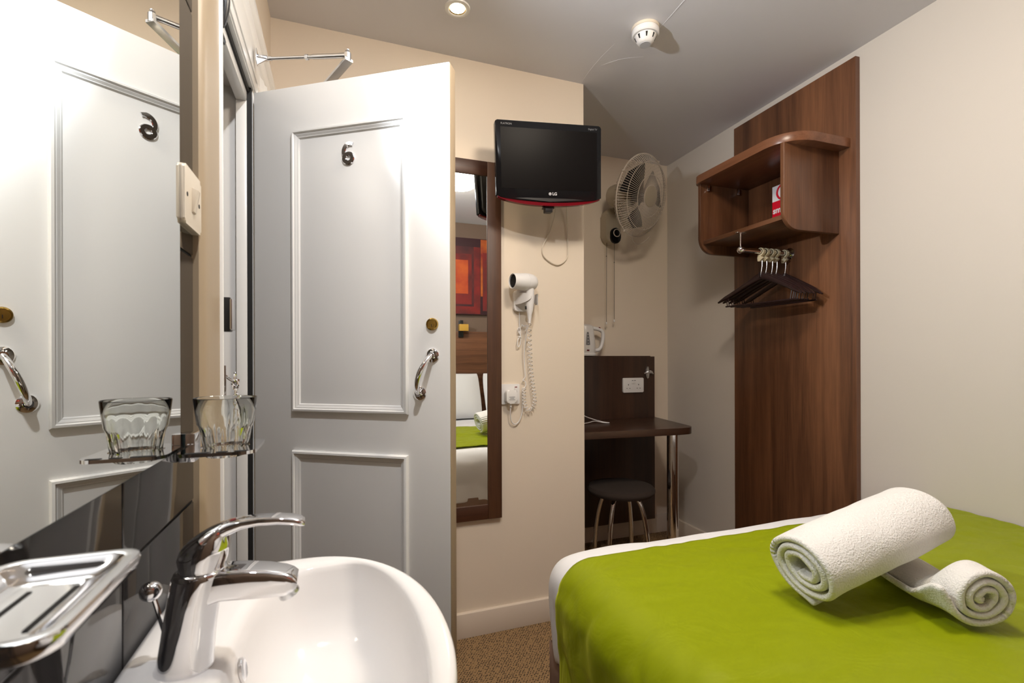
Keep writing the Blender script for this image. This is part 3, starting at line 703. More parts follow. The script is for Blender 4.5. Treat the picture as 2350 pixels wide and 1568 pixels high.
# ------------------------------------------------------------------ alcove
YPN = 2.56
pn = thing('desk_back_panel', 'dark walnut panelled box ledge behind the desk', 'panel', (1.49, 2.60, .1))
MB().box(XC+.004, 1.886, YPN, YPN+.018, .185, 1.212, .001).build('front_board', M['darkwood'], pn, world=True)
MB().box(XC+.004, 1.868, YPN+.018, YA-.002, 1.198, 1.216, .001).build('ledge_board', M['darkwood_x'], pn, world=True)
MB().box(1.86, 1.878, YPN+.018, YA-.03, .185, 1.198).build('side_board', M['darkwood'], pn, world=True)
dk = thing('desk', 'dark walnut wall desk with rounded corner and chrome leg', 'desk', (1.5, 2.37, .03))
zd = .829
poly = [(XC+.004, 2.145), (1.70, 2.095)]
for i in range(7):
    a = R(-84 + i*80/6); poly.append((1.745+.075*math.cos(a)+.0, 2.172+.075*math.sin(a)))
poly += [(1.886, YPN-.001), (XC+.004, YPN-.001)]
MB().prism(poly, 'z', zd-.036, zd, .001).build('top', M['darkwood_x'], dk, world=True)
MB().lathe([(.036, 0), (.036, .004), (.031, .006), (.031, zd-.036-.026)], (1.742, 2.205, .018), (0, 0, 1), 32).build('leg', M['chrome'], dk, world=True)
ds = thing('double_socket', 'white double switched socket on the dark desk panel', 'socket', (1.722, YPN, .989))
MB().prism(rrect(1.648, 1.796, .989, 1.079, .005), 'y', YPN-.011, YPN, .003).build('plate', M['plastic'], ds, world=True)
for cx in (1.685, 1.759):
    for (xa, xb, za, zb) in ((-.002, .002, 1.033, 1.041), (-.0135, -.0075, 1.013, 1.0165), (.0075, .0135, 1.013, 1.0165)):
        MB().box(cx+xa, cx+xb, YPN-.0115, YPN-.0105, za, zb).build('pin_hole', M['hole'], ds, world=True)
for cx in (1.714, 1.730):
    MB().box(cx-.006, cx+.006, YPN-.0145, YPN-.010, 1.043, 1.066, .001).build('rocker', M['plastic'], ds, world=True)
    MB().box(cx-.005, cx+.005, YPN-.0150, YPN-.0142, 1.0615, 1.0645).build('rocker_mark', M['hole'], ds, world=True)
bo = thing('bottle_opener', 'silver wall bottle opener at the edge of the desk panel', 'bottle opener', (1.832, YPN, 1.07))
mb = MB().prism([(1.826, 1.148), (1.838, 1.148), (1.841, 1.13), (1.845, 1.10), (1.840, 1.078), (1.832, 1.071), (1.824, 1.078), (1.819, 1.10), (1.823, 1.13)], 'y', YPN-.004, YPN, .001)
mb.build('back_plate', M['steel'], bo, world=True)
rings = []
for i in range(11):
    t = i/10*2-1; x = 1.832 + t*.034; z = 1.116 - .012*t*t; y = YPN-.028 + .014*t*t
    rings.append([(x, y, z+.010*(1-.5*abs(t))), (x, y-.004, z), (x, y+.002, z-.010*(1-.6*abs(t))), (x, y+.006, z)])
mb = MB().loft(rings); mb.box(1.827, 1.837, YPN-.026, YPN-.003, 1.108, 1.120, .002); mb.build('claw', M['steel'], bo, world=True)
for zz in (1.140, 1.088): MB().lathe([(.004, 0), (.003, .002), (.0001, .0025)], (1.832, YPN-.004, zz), (0, -1, 0), 12).build('screw', M['chrome'], bo, world=True)

# kettle on the ledge
kt = thing('electric_kettle', 'white electric kettle on the ledge half hidden by the wall corner', 'kettle', (1.425, 2.628, 1.216))
kx, ky = 1.425, 2.628
MB().lathe([(.066, 0), (.068, .003), (.068, .014), (.066, .018)], (kx, ky, 1.2165), (0, 0, 1), 40).build('power_base', M['plastic'], kt, world=True)
MB().lathe([(.064, .018), (.0655, .022), (.0655, .06), (.062, .10), (.056, .15), (.054, .168), (.052, .174)], (kx, ky, 1.2165), (0, 0, 1), 40).build('jug', M['plastic'], kt, world=True)
MB().lathe([(.052, .174), (.050, .182), (.036, .191), (.012, .195), (.0001, .195)], (kx, ky, 1.2165), (0, 0, 1), 40).build('lid', M['plastic'], kt, world=True)
hp = [(kx+.050, 1.377+.010), (kx+.085, 1.382), (kx+.112, 1.372), (kx+.122, 1.352), (kx+.121, 1.315), (kx+.108, 1.272), (kx+.088, 1.253), (kx+.062, 1.250)]
mb = MB(); mb.tube(smooth_path([(p[0], ky-.01, p[1]) for p in hp], 5), .0115, 12); mb.build('handle', M['plastic'], kt, world=True)
MB().prism([(kx+.084, 1.388), (kx+.104, 1.380), (kx+.112, 1.378), (kx+.096, 1.395)], 'y', ky-.018, ky-.002, .001).build('lid_button', M['red'], kt, world=True)
# water gauge on the near side
ga = math.atan2(-2.628, -1.425) + .32
def on_kettle(da, z, ex=.001):
    r_ = .0655 - max(0, (z-1.2765))*.09 + ex; a_ = ga + da; return (kx + r_*math.cos(a_), ky + r_*math.sin(a_), z)
rg0, rg1 = [], []
gz = [(1.282, .19), (1.300, .19), (1.330, .15), (1.350, .12), (1.360, .08)]
mb = MB()
L_ = [on_kettle(-w_, z) for z, w_ in gz]; Rr = [on_kettle(w_, z) for z, w_ in gz]; Mi = [on_kettle(0, z, .003) for z, w_ in gz]
mb.loft([L_, Mi, Rr], cap=False, closed=False); mb.build('water_gauge', M['logo_dim'], kt, world=True)
mb = MB()
for zz in (1.290, 1.308, 1.326, 1.344):
    mb.loft([[on_kettle(-.06, zz, .0042), on_kettle(-.06, zz+.003, .0042)], [on_kettle(0, zz, .0048), on_kettle(0, zz+.003, .0048)], [on_kettle(.06, zz, .0042), on_kettle(.06, zz+.003, .0042)]], cap=False, closed=False)
mb.build('gauge_marks', M['plastic'], kt, world=True)
mb = MB(); mb.loft([[on_kettle(-.12, 1.245, .001), on_kettle(-.12, 1.254, .001)], [on_kettle(0, 1.245, .003), on_kettle(0, 1.254, .003)], [on_kettle(.12, 1.245, .001), on_kettle(.12, 1.254, .001)]], cap=False, closed=False)
mb.build('power_switch', M['red'], kt, world=True)

o = MB().tube(smooth_path([(1.20, 2.47, zd+.004), (1.24, 2.47, zd+.05), (1.30, 2.50, zd+.062), (1.36, 2.48, zd+.03), (1.425, 2.43, zd+.008), (1.455, 2.395, zd+.004), (1.43, 2.41, zd+.004), (1.38, 2.43, zd+.012), (1.32, 2.41, zd+.007), (1.20, 2.385, zd+.003)], 7), .0022, 7).build('charging_cable', M['plastic'])
tag(o, 'thin white cable lying on the dark desk top', 'cable')

# stool
st = thing('stool', 'round dark brown padded stool with chrome legs under the desk', 'stool', (1.475, 2.31, .02))
MB().lathe([(.0001, -.056), (.13, -.054), (.172, -.046), (.185, -.030), (.185, -.020), (.175, -.007), (.13, .0), (.06, .003), (.0001, .0035)], (1.475, 2.31, .500), (0, 0, 1), 48).build('seat', M['fabric'], st, world=True)
for k in range(4):
    a = R(35 + 90*k); c_, s_ = math.cos(a), math.sin(a)
    pts = smooth_path([(1.475 + c_*r_, 2.31 + s_*r_, z) for r_, z in ((.055, .449), (.085, .44), (.112, .405), (.135, .33), (.15, .24), (.158, .13), (.162, .019))], 4)
    MB().tube(pts, .0125, 12).build('leg', M['chrome'], st, world=True)

# wall fan
fn = thing('wall_fan', 'putty coloured oscillating wall fan above the kettle', 'fan', (1.62, YA, 1.93))
MB().prism(rrect(1.578, 1.682, 1.925, 2.150, .05, 8), 'y', YA-.075, YA, .014, 4).build('wall_base', M['fan'], fn, world=True)
MB().prism(rrect(1.604, 1.676, 1.922, 2.02, .036, 8), 'y', YA-.088, YA-.07, .004, 2).build('control_panel', M['blackgloss'], fn, world=True)
kn = MB().lathe([(.023, 0), (.023, .008), (.020, .010), (.0001, .0105)], (1.640, YA-.088, 1.985), (0, -1, 0), 28).build('speed_knob', M['blackgloss'], fn, world=True)
mb = MB(); mb.tube([(1.640 + .0225*math.cos(2*PI*k/28), YA-.097, 1.985 + .0225*math.sin(2*PI*k/28)) for k in range(28)], .0028, 8, closed=True)
mb.build('knob_ring', M['fan_wire'], kn); kn.children[0].data.transform(Matrix.Translation(fn.location).inverted())
FC = Vector((1.655, 2.365, 2.140)); FN = Vector((.36, -.90, -.26)).normalized()
MB().tube([(1.655, YA-.05, 2.13), (1.655, YA-.10, 2.15), FC - FN*.16 + Vector((0, 0, -.02))], [.022, .02, .022], 14).build('neck', M['fan'], fn, world=True)
MB().lathe([(.035, -.225), (.058, -.215), (.066, -.19), (.068, -.13), (.062, -.075), (.03, -.068)], FC, FN, 32).build('motor_housing', M['fan'], fn, world=True)
Fu = FN.orthogonal().normalized(); Fw = FN.cross(Fu)
def fpt(r_, h, a): return FC + FN*h + (Fu*math.cos(a) + Fw*math.sin(a))*r_
RG = .228
front = [(.055, .062), (.10, .060), (.15, .052), (.19, .038), (.215, .018), (RG, 0)]
back = [(.06, -.072), (.12, -.066), (.17, -.056), (.205, -.036), (RG, -.004)]
mb = MB()
for k in range(96):
    a = 2*PI*k/96; mb.tube([fpt(r_, h, a + .10*(1-r_/RG)) for r_, h in front], .0012, 4, cap=False)
for r_, h in ((.115, .058), (.186, .0405), (.060, .062)): mb.tube([fpt(r_, h, 2*PI*k/64) for k in range(64)], .0017, 6, closed=True)
mb.build('front_grille', M['fan_wire'], fn, world=True)
mb = MB()
for k in range(64):
    a = 2*PI*k/64; mb.tube([fpt(r_, h, a) for r_, h in back], .0011, 4, cap=False)
mb.tube([fpt(.13, -.066, 2*PI*k/64) for k in range(64)], .0016, 6, closed=True)
mb.build('rear_grille', M['fan_wire'], fn, world=True)
mb = MB().tube([fpt(RG, -.002, 2*PI*k/72) for k in range(72)], .0042, 8, closed=True)
for k in range(4): mb.sphere(fpt(RG+.003, 0, R(20+90*k)), .008, seg=10)
mb.build('rim', M['fan_wire'], fn, world=True)
MB().lathe([(.058, .060), (.056, .066), (.03, .069), (.0001, .069)], FC, FN, 32).build('hub_badge', M['fan'], fn, world=True)
mb = MB().lathe([(.034, -.05), (.034, .02), (.025, .03), (.0001, .032)], FC, FN, 24)
for k in range(3):
    a0 = R(40 + 120*k); rr = []
    for i in range(8):
        t = i/7; r_ = .03 + .155*t; hw = .34 + .30*math.sin(PI*min(t*1.05, 1)*.62)
        up_, dn = a0 + hw, a0 - hw
        rr.append([fpt(r_, -.02, up_), fpt(r_, -.004, a0), fpt(r_, .022, dn), fpt(r_, .020, dn), fpt(r_, -.006, a0), fpt(r_, -.022, up_)])
    mb.loft(rr)
mb.build('blades', M['blade'], fn, world=True)
mb = MB().tube(smooth_path([(1.685, 2.50, 1.965), (1.70, 2.52, 1.925), (1.735, 2.53, 1.905), (1.775, 2.52, 1.915), (1.80, 2.48, 1.95)], 5), .0035, 7)
mb.build('motor_lead', M['fan_wire'], fn, world=True)
for (xx, zb, kz) in ((1.592, 1.428, 1.845), (1.648, 1.445, 1.81)):
    cd = MB().tube([(xx, YA-.055, 1.93), (xx+.001, YA-.052, kz), (xx, YA-.05, zb)], .0013, 5).build('pull_cord', M['rubber'], fn, world=True)
    q = MB().lathe([(.002, 0), (.0048, .003), (.0048, .014), (.003, .018)], (xx, YA-.05, zb-.015), (0, 0, 1), 12).build('cord_toggle', M['plastic'], cd)
    q.data.transform(Matrix.Translation(fn.location).inverted())
    q = MB().sphere((xx, YA-.052, kz), .0035, seg=8).build('knot', M['rubber'], cd); q.data.transform(Matrix.Translation(fn.location).inverted())

# ------------------------------------------------------------------ wardrobe panel with shelf box, rail and hangers
WR = -math.atan(.0265)
WO = Vector((xr(1.40), 1.40, 0))
wp = thing('wardrobe_panel', 'tall walnut board on the right wall behind the hangers', 'wardrobe panel', WO, WR)
PT = .024
MB().box(-PT, -.001, .0, .675, .16, 2.462, .0015).build('board', M['wood_z'], wp)
MB().box(-PT-.0006, -.0008, -.0008, .0008, .161, 2.461).build('edge_band', M['wood_edge_z'], wp)
XF = -.345            # shelf front
sh = thing('shelf_unit', 'walnut shelf box with rounded edges fixed to the tall board', 'shelf', WO - Vector((.0008, 0, 0)), WR)
# top board with rounded front corners
tp_ = []
for i in range(9):
    a = R(180 + i*90/8); tp_.append((XF-.008+.13+.13*math.cos(a), .022+.13+.13*math.sin(a)))
tp_ = [(-PT, .022)] + list(reversed(tp_)) 
for i in range(9):
    a = R(180 - i*90/8); tp_.append((XF-.008+.05+.05*math.cos(a), .612-.05+.05*math.sin(a)))
tp_.append((-PT, .612))
MB().prism(tp_, 'z', 2.090, 2.128, .002).build('top_board', M['wood_edge'], sh)
def side_poly(x_f, r_=.075, zb=1.735, zt_=2.090):
    pts = [(-PT, zt_), (-PT, zb)]
    for i in range(9):
        a = R(270 - i*90/8); pts.append((x_f + r_ + r_*math.cos(a), zb + r_ + r_*math.sin(a)))
    pts.append((x_f, zt_)); return pts
for (ya, yb) in ((.072, .090), (.572, .590)):
    MB().prism(side_poly(XF+.012), 'y', ya, yb, .0015).build('side_board', M['wood_z'], sh)
MB().box(XF+.030, -PT, .090, .572, 1.780, 1.800, .001).build('bottom_board', M['wood_y'], sh)
for xx in (-.29, -.10): MB().box(xx-.006, xx+.006, .560, .572, 2.055, 2.085, .002).build('corner_bracket', M['chrome'], sh)
# rail
rl_ = thing('clothes_rail', 'chrome clothes rail under the walnut shelf', 'clothes rail', WO - Vector((.0008, 0, 0)), WR)
RY, RZ, RX0 = .320, 1.700, -.318
MB().tube([(RX0, RY, RZ), (-PT, RY, RZ)], .0115, 20).build('bar', M['chrome'], rl_)
MB().sphere((RX0, RY, RZ), .017, seg=24).build('end_ball', M['chrome'], rl_)
MB().tube([(RX0, RY, RZ+.012), (RX0, RY, 1.777)], .0045, 12).prism(rrect(RX0-.026, RX0+.026, RY-.011, RY+.011, .009), 'z', 1.776, 1.7795).build('drop_post', M['chrome'], rl_)
MB().lathe([(.028, 0), (.028, .004), (.020, .010), (.016, .014)], (-PT, RY, RZ), (-1, 0, 0), 28).build('wall_flange', M['chrome'], rl_)
# card in the shelf
cd = thing('shelf_card', 'red and white card standing inside the walnut shelf', 'card', WO, WR)
cd.location = WO; 
MB().box(-.086, -.084, .215, .362, 1.8006, 2.027).build('card', M['paper_white'], cd)
MB().box(-.0868, -.0859, .2155, .3615, 1.801, 1.953).build('red_band', M['paper_red'], cd)
text_obj('lettering', 'smoking', .040, M['paper_white'], Matrix.Translation((-.0872, .3575, 1.908)) @ Matrix.Rotation(R(-90), 4, 'Z') @ RX, cd, bold=.0012, align='LEFT')
mb = MB().tube([(-.0866, .30 + .034*math.cos(2*PI*k/40), 1.990 + .034*math.sin(2*PI*k/40)) for k in range(40)], .005, 6, closed=True)
mb.build('red_circle', M['paper_red'], cd)

# hangers
def make_hanger():
    t_ = thing('clothes_hanger', 'x', 'clothes hanger', (0, 0, 0), 0, 'brown hangers on the chrome rail')
    # cream snap hook around the rail, opening towards +y
    rings = []; n = 26
    for i in range(n):
        a = R(155 - i*(155+118)/(n-1)); r0, r1 = .0135, .0165 + .004*(i/(n-1))
        c_ = Vector((0, 0, 0)); hw = .0068
        pin = Vector((0, r0*math.cos(a), r0*math.sin(a))); po = Vector((0, r1*math.cos(a), r1*math.sin(a)))
        rings.append([pin + Vector((-hw, 0, 0)), po + Vector((-hw, 0, 0)), po + Vector((hw, 0, 0)), pin + Vector((hw, 0, 0))])
    mb = MB().loft(rings)
    mb.prism([(.004, -.013), (-.013, -.012), (-.0155, -.030), (-.014, -.044), (-.003, -.046), (.004, -.038), (.013, -.034), (.016, -.031), (.012, -.030), (.004, -.026)], 'x', -.0066, .0066, .001)
    mb.tube([(0, .012, .006), (0, .018, .001), (0, .024, .000)], [.0015, .002, .0022], 6)
    for vv in mb.bm.verts: vv.co.y = -vv.co.y
    mb.build('snap_hook', M['cream_clip'], t_)
    MB().tube(smooth_path([(0, -.006, -.044), (0, -.005, -.070), (0, -.002, -.088), (0, 0, -.100)], 4), .0018, 8).build('wire_stem', M['steel'], t_)
    mb = MB()
    def hsec(y, z, hx_, hz, dx=0): 
        return [(dx + hx_*math.cos(2*PI*k/14), y, z + hz*math.sin(2*PI*k/14)) for k in range(14)]
    secs = []
    for i in range(-12, 13):
        t = i/12; s_ = abs(t); y = t*.212
        z = -.112 - .108*(s_**1.12) ; dx = -.035*s_*s_
        hx_ = .0075 + .002*s_ + (.003 if s_ > .80 else 0); hz = .011 + .007*(1-s_)**3 - (.004 if s_ > .9 else 0)
        secs.append(hsec(y, z, hx_ if s_ < .99 else .008, hz if s_ < .99 else .004, dx))
    mb.loft(secs); mb.build('shoulder_bar', M['hanger'], t_)
    mb = MB()
    for sg in (-1, 1):
        mb.lathe([(.0095, .0), (.0105, .006), (.0105, .020), (.009, .026)], (0, sg*.0001, -.122), (0, 0, 1), 20)
        y0_, z0_ = sg*.165, -.196
        mb.tube([(-.022, y0_, z0_), (-.024, y0_ - sg*.006, -.242)], .0022, 6); mb.tube([(-.022, y0_ + sg*.012, z0_-.006), (-.024, y0_ + sg*.004, -.242)], .0022, 6)
    mb.tube([(-.024, -.178, -.243), (-.024, 0, -.244), (-.024, .178, -.243)], .0036, 8)
    mb.tube([(-.016, -.170, -.240), (-.016, 0, -.241), (-.016, .170, -.240)], .0024, 8)
    mb.build('trouser_bar', M['hanger'], t_)
    return t_
def copy_tree(o, parent=None):
    c_ = o.copy(); COL.objects.link(c_); c_.parent = parent
    for q in list(o.children): copy_tree(q, c_)
    return c_
hg0 = make_hanger()
spots = [(-.200, 6, 'brown plastic hanger nearest the ball end of the rail, first of the five'),
         (-.172, 5, 'brown plastic hanger second from the ball end of the rail'),
         (-.137, 4, 'brown plastic hanger in the middle of the five on the rail'),
         (-.109, 3.2, 'brown plastic hanger fourth from the ball end of the rail'),
         (-.056, 1, 'brown plastic hanger closest to the walnut board, apart from the others')]
wm_ = Matrix.Translation(WO) @ Matrix.Rotation(WR, 4, 'Z')
for i, (lx, rz, lab) in enumerate(spots):
    o = hg0 if i == 0 else copy_tree(hg0)
    o.location = wm_ @ Vector((lx, RY, RZ)); o.rotation_euler = (0, 0, R(rz)); o['label'] = lab

# ------------------------------------------------------------------ ceiling things
dl = thing('downlight', 'small round white downlight lit in the ceiling', 'downlight', (.419, 1.743, ZC))
MB().lathe([(.030, .0005), (.0305, -.003), (.036, -.0055), (.046, -.0045), (.0475, 0)], (.419, 1.743, ZC), (0, 0, 1), 40, cap=False).build('bezel', M['gloss'], dl, world=True)
MB().lathe([(.0305, -.003), (.0295, -.0015), (.026, .0)], (.419, 1.743, ZC-.0005), (0, 0, 1), 32, cap=False).build('inner_ring', M['brass'], dl, world=True)
MB().lathe([(.0275, -.0012), (.0001, -.0022)], (.419, 1.743, ZC), (0, 0, 1), 32).build('bulb', M['bulb'], dl, world=True)
light('downlight_beam', 'SPOT', (.419, 1.743, ZC-.012), 11, (1, .76, .50), .02, aim=(.1, -.05, -1), spot=95, blend=1.0).parent = None
fill_dl = thing('downlight', 'unseen round fill lamp added in the ceiling above the wash basin', 'downlight', (.10, .42, ZC))  # fill lamp added out of view to brighten the basin and door
MB().lathe([(.030, .0005), (.0305, -.003), (.036, -.0055), (.046, -.0045), (.0475, 0)], (.10, .42, ZC), (0, 0, 1), 40, cap=False).build('bezel', M['gloss'], fill_dl, world=True)
MB().lathe([(.0275, -.0012), (.0001, -.0022)], (.10, .42, ZC), (0, 0, 1), 32).build('bulb', M['bulb'], fill_dl, world=True)
light('basin_fill', 'SPOT', (.10, .42, ZC-.012), 48, (.97, .98, 1), .03, aim=(-.06, .85, -1), spot=116, blend=1.0)  # beam of the added fill lamp, tilted towards the door
sd_ = thing('smoke_detector', 'white round smoke detector on the ceiling', 'smoke detector', (1.140, 1.600, ZC))
sx, sy = 1.140, 1.600
MB().lathe([(.053, 0), (.053, -.010), (.051, -.011)], (sx, sy, ZC), (0, 0, 1), 40).build('mounting_base', M['plastic_warm'], sd_, world=True)
MB().lathe([(.0515, -.011), (.0525, -.013), (.0525, -.030), (.049, -.034), (.040, -.0345)], (sx, sy, ZC), (0, 0, 1), 40).build('body', M['plastic'], sd_, world=True)
MB().lathe([(.042, -.034), (.038, -.045), (.031, -.058), (.027, -.063), (.020, -.0655), (.0001, -.066)], (sx, sy, ZC), (0, 0, 1), 40).build('chamber_cap', M['plastic'], sd_, world=True)
MB().lathe([(.0215, -.0655), (.0205, -.0668), (.0001, -.067)], (sx, sy, ZC), (0, 0, 1), 28).build('cap_disc', M['logo'], sd_, world=True)
mb = MB()
for k in range(8):
    a = 2*PI*k/8 + .3; d1 = Vector((math.cos(a), math.sin(a), 0)); d2 = Vector((-math.sin(a), math.cos(a), 0))*.0042
    p_ = Vector((sx, sy, ZC))
    mb.loft([[p_ + d1*.0413 - d2 + Vector((0, 0, -.038)), p_ + d1*.0413 + d2 + Vector((0, 0, -.038)), p_ + d1*.036 + d2 + Vector((0, 0, -.038)), p_ + d1*.036 - d2 + Vector((0, 0, -.038))],
             [p_ + d1*.0350 - d2*.5 + Vector((0, 0, -.0525)), p_ + d1*.0350 + d2*.5 + Vector((0, 0, -.0525)), p_ + d1*.031 + d2*.5 + Vector((0, 0, -.0525)), p_ + d1*.031 - d2*.5 + Vector((0, 0, -.0525))]])
mb.build('vent_slot', M['hole'], sd_, world=True)
cl_ = thing('ceiling_lamp', 'lit opal dome lamp on the ceiling, seen in the long mirror', 'ceiling lamp', (.80, .76, ZC))
MB().lathe([(.165, 0), (.165, -.012), (.158, -.016)], (.80, .76, ZC), (0, 0, 1), 48).build('base_ring', M['plastic'], cl_, world=True)
MB().lathe([(.157, -.014), (.155, -.035), (.135, -.075), (.09, -.105), (.04, -.118), (.0001, -.12)], (.80, .76, ZC), (0, 0, 1), 48).build('dome', M['lampglow'], cl_, world=True)
# unseen lamp added to light the corridor
cl2 = thing('corridor_fill', 'unseen round lamp added on the corridor ceiling', 'ceiling lamp', (-.9, .9, 2.3))
MB().lathe([(.12, 0), (.12, -.03), (.08, -.05), (.0001, -.055)], (-.9, .9, 2.3), (0, 0, 1), 32).build('diffuser', emit('corridor_fill_glow', (1, .93, .85), 5), cl2, world=True)

# ------------------------------------------------------------------ bed
XB0, YB1, ZB, RB = .540, 1.300, .650, .095
def drape(x, y, off=0.0):
    """cloth sheet coordinates -> draped position over the rounded mattress edge"""
    dx = max(0.0, XB0+RB - x); dy = max(0.0, y - (YB1-RB)); d = math.hypot(dx, dy)
    bx, by = max(x, XB0+RB), min(y, YB1-RB)
    if d < 1e-9: return Vector((x, y, ZB+off)), Vector((0, 0, 1))
    ux, uy = -dx/d, dy/d
    if d < RB*PI/2:
        th = d/RB; hz = RB*math.sin(th); z = ZB - RB*(1-math.cos(th)); nrm = Vector((ux*math.sin(th), uy*math.sin(th), math.cos(th)))
    else:
        e = d - RB*PI/2; hz = RB - .06*e; z = ZB - RB - e; nrm = Vector((ux, uy, .05)).normalized()
    return Vector((bx + ux*hz, by + uy*hz, z)) + nrm*off, nrm
def crumple(p, nrm, amp):
    q = Vector((p.x*3.1, p.y*5.5, p.z*3.0)); a = noise.noise(q) + .5*noise.noise(q*2.3 + Vector((3, 7, 1))) 
    r_ = abs(noise.noise(Vector((p.x*4+p.y*5+2, p.y*9-p.x*2, p.z*5))))
    return p + nrm*amp*(a*.8 - (1-r_)**4*.7)
bed = thing('bed', 'double bed with white duvet along the right wall', 'bed', (1.25, .42, 0))
MB().box(XB0+.09, 1.995, YH+.02, YB1-.09, .05, .36, .01).build('divan_base', M['valance'], bed, world=True)
MB().box(XB0+.055, 1.995, YH+.02, YB1-.055, .355, .62, .05, 4).build('mattress', M['mattress'], bed, world=True)
# pleated valance round left side and foot
pts = []
n = 260
for i in range(n+1):
    t = i/n
    if t < .55: y = YH+.03 + (YB1-.02-YH-.03)*t/.55; p = Vector((XB0+.035, y, 0)); nr = Vector((-1, 0, 0))
    else: x = XB0+.035 + (1.99-XB0-.035)*(t-.55)/.45; p = Vector((x, YB1-.02, 0)); nr = Vector((0, 1, 0))
    f = (.006*abs(math.sin(i*.55)) + .004*math.sin(i*.21))
    pts.append((p, nr, f))
mb = MB(); mb.loft([[p + nr*(f*k) + Vector((0, 0, z)) for z, k in ((.38, .3), (.3, .8), (.2, 1.2), (.1, 1.8), (.012, 2.6))] for p, nr, f in pts], cap=False, closed=False)
o = mb.build('valance', M['valance'], bed, world=True); o.modifiers.new('sol', 'SOLIDIFY').thickness = .003
# duvet
mb = MB(); bmv = mb.bm
Ld = .35; st_ = .022
xs = []; x = XB0+RB-Ld
while x < 2.0: xs.append(x); x += st_
ys = []; y = YH+.10
while y < YB1-RB+Ld: ys.append(y); y += st_
grid = {}
for i, x in enumerate(xs):
    for j, y in enumerate(ys):
        dx = max(0.0, XB0+RB-x); dy = max(0.0, y-(YB1-RB))
        if math.hypot(dx, dy) > Ld + .012: continue
        p, nr = drape(x, y)
        p = crumple(p, nr, .006 + .012*min(1, math.hypot(dx, dy)/.25))
        p.x = min(p.x, xr(p.y)-.004)
        grid[i, j] = bmv.verts.new(p)
for i in range(len(xs)-1):
    for j in range(len(ys)-1):
        q = [(i, j), (i+1, j), (i+1, j+1), (i, j+1)]; vq = [grid[k] for k in q if k in grid]
        if len(vq) >= 3: bmv.faces.new(vq)
o = mb.build('duvet', M['linen'], bed, world=True, angle=180)
md = o.modifiers.new('sol', 'SOLIDIFY'); md.thickness = .012; md.offset = -1
sub(o, 1)
# headboard
MB().box(.62, 1.99, YH+.001, YH+.045, .3, 1.459, .004).build('headboard', M['wood_x'], bed, world=True)
# green velvet runner across the bed
mb = MB(); bmv = mb.bm
Lr = .37; nx, ny = 170, 94
ya, yb = .30, 1.150
gr_ = []
for i in range(nx+1):
    row = []
    for j in range(ny+1):
        y = ya + (yb-ya)*j/ny; xmax = xr(y)-.007; x = XB0+RB-Lr + (xmax-(XB0+RB-Lr))*i/nx
        wob = .010*noise.noise(Vector((x*3, 5, 0)))*(j/ny)
        dx = max(0.0, XB0+RB-x)
        p, nr = drape(x, y+wob, .012)
        p0 = p.copy(); p = crumple(p, nr, .0045 + .009*min(1, dx/.25))
        # long soft creases running across the velvet
        cz = noise.noise(Vector((x*2.2+1, y*13, 2.5)))
        p += nr*(.0045*cz + .0034*noise.noise(Vector((x*9, y*24, 1.5))) + .0020*noise.noise(Vector((x*26+y*10, y*30, 6))))
        p.x = min(p.x, xr(p.y)-.003); row.append(bmv.verts.new(p))
    gr_.append(row)
for i in range(nx):
    for j in range(ny): bmv.faces.new((gr_[i][j], gr_[i+1][j], gr_[i+1][j+1], gr_[i][j+1]))
o = mb.build('bed_runner', M['velvet'], None, angle=180)
md = o.modifiers.new('sol', 'SOLIDIFY'); md.thickness = .004; md.offset = 1
tag(o, 'lime green velvet runner laid across the white bed', 'bed runner')
# pillows by the headboard
for (cx, wd, lab) in ((.955, .58, 'white pillow against the headboard on the doorway side'), (1.60, .64, 'white pillow against the headboard on the wall side')):
    rings = []
    for i in range(17):
        v_ = -1 + 2*i/16; pr = max(1-abs(v_)**3.2, 0)**.5; z = v_*.225; rg = []
        for k in range(32):
            a = 2*PI*k/32; c_, s_ = math.cos(a), math.sin(a)
            ex = math.copysign(abs(c_)**.55, c_); ey = math.copysign(abs(s_)**.9, s_)
            hw = wd/2*(1-.06*(1-pr)); edge = (1-abs(ex)**3)
            rg.append(Vector((cx + ex*hw, ey*.085*pr*(.35+.65*edge), z)))
        rings.append(rg)
    mb = MB().loft(rings)
    tilt = Matrix.Translation((0, YH+.175, .86)) @ Matrix.Rotation(R(22), 4, 'X')
    for vv in mb.bm.verts:
        vv.co = tilt @ (vv.co + Vector((0, .006*noise.noise(vv.co*6), .004*noise.noise(vv.co*4))))
    o = mb.build('pillow', M['linen'], None, angle=180); sub(o, 1); tag(o, lab, 'pillow', 'white pillows at the bed head')
# painting: plain nested rectangles in reds and oranges
pt = thing('painting', 'red and orange abstract canvas above the headboard, seen in the long mirror', 'painting', (1.29, YH, 1.62))
MB().box(.56, 2.0, YH+.001, YH+.035, 1.622, 2.352, .003).build('canvas', mat('canvas_maroon', (.035, .008, .012), .6), pt, world=True)
ct = YH+.0352
def patch(name, col1, col2, x0_, x1_, z0_, z1_, k):
    MB().box(x0_, x1_, ct-.002, ct+.0006*k, z0_, z1_).build(name, add_tint(mat(name+'_paint', col1, .6), col1, col2, 6, 4), pt, world=True, smooth=False)
RED1, RED2, OR1, OR2, DK1, DK2 = (.20, .008, .006), (.07, .005, .006), (.50, .085, .008), (.33, .022, .004), (.045, .006, .010), (.10, .012, .012)
patch('red_field', RED1, RED2, .58, 1.285, 1.63, 2.27, 1)
patch('dark_field', DK1, DK2, .64, 1.222, 1.70, 2.27, 2)
patch('red_block', RED1, RED2, .66, 1.20, 1.72, 2.20, 3)
patch('orange_block', OR1, OR2, .74, 1.165, 1.82, 2.14, 4)
patch('amber_field', (.45, .11, .008), RED1, 1.29, 1.97, 1.80, 2.345, 1)
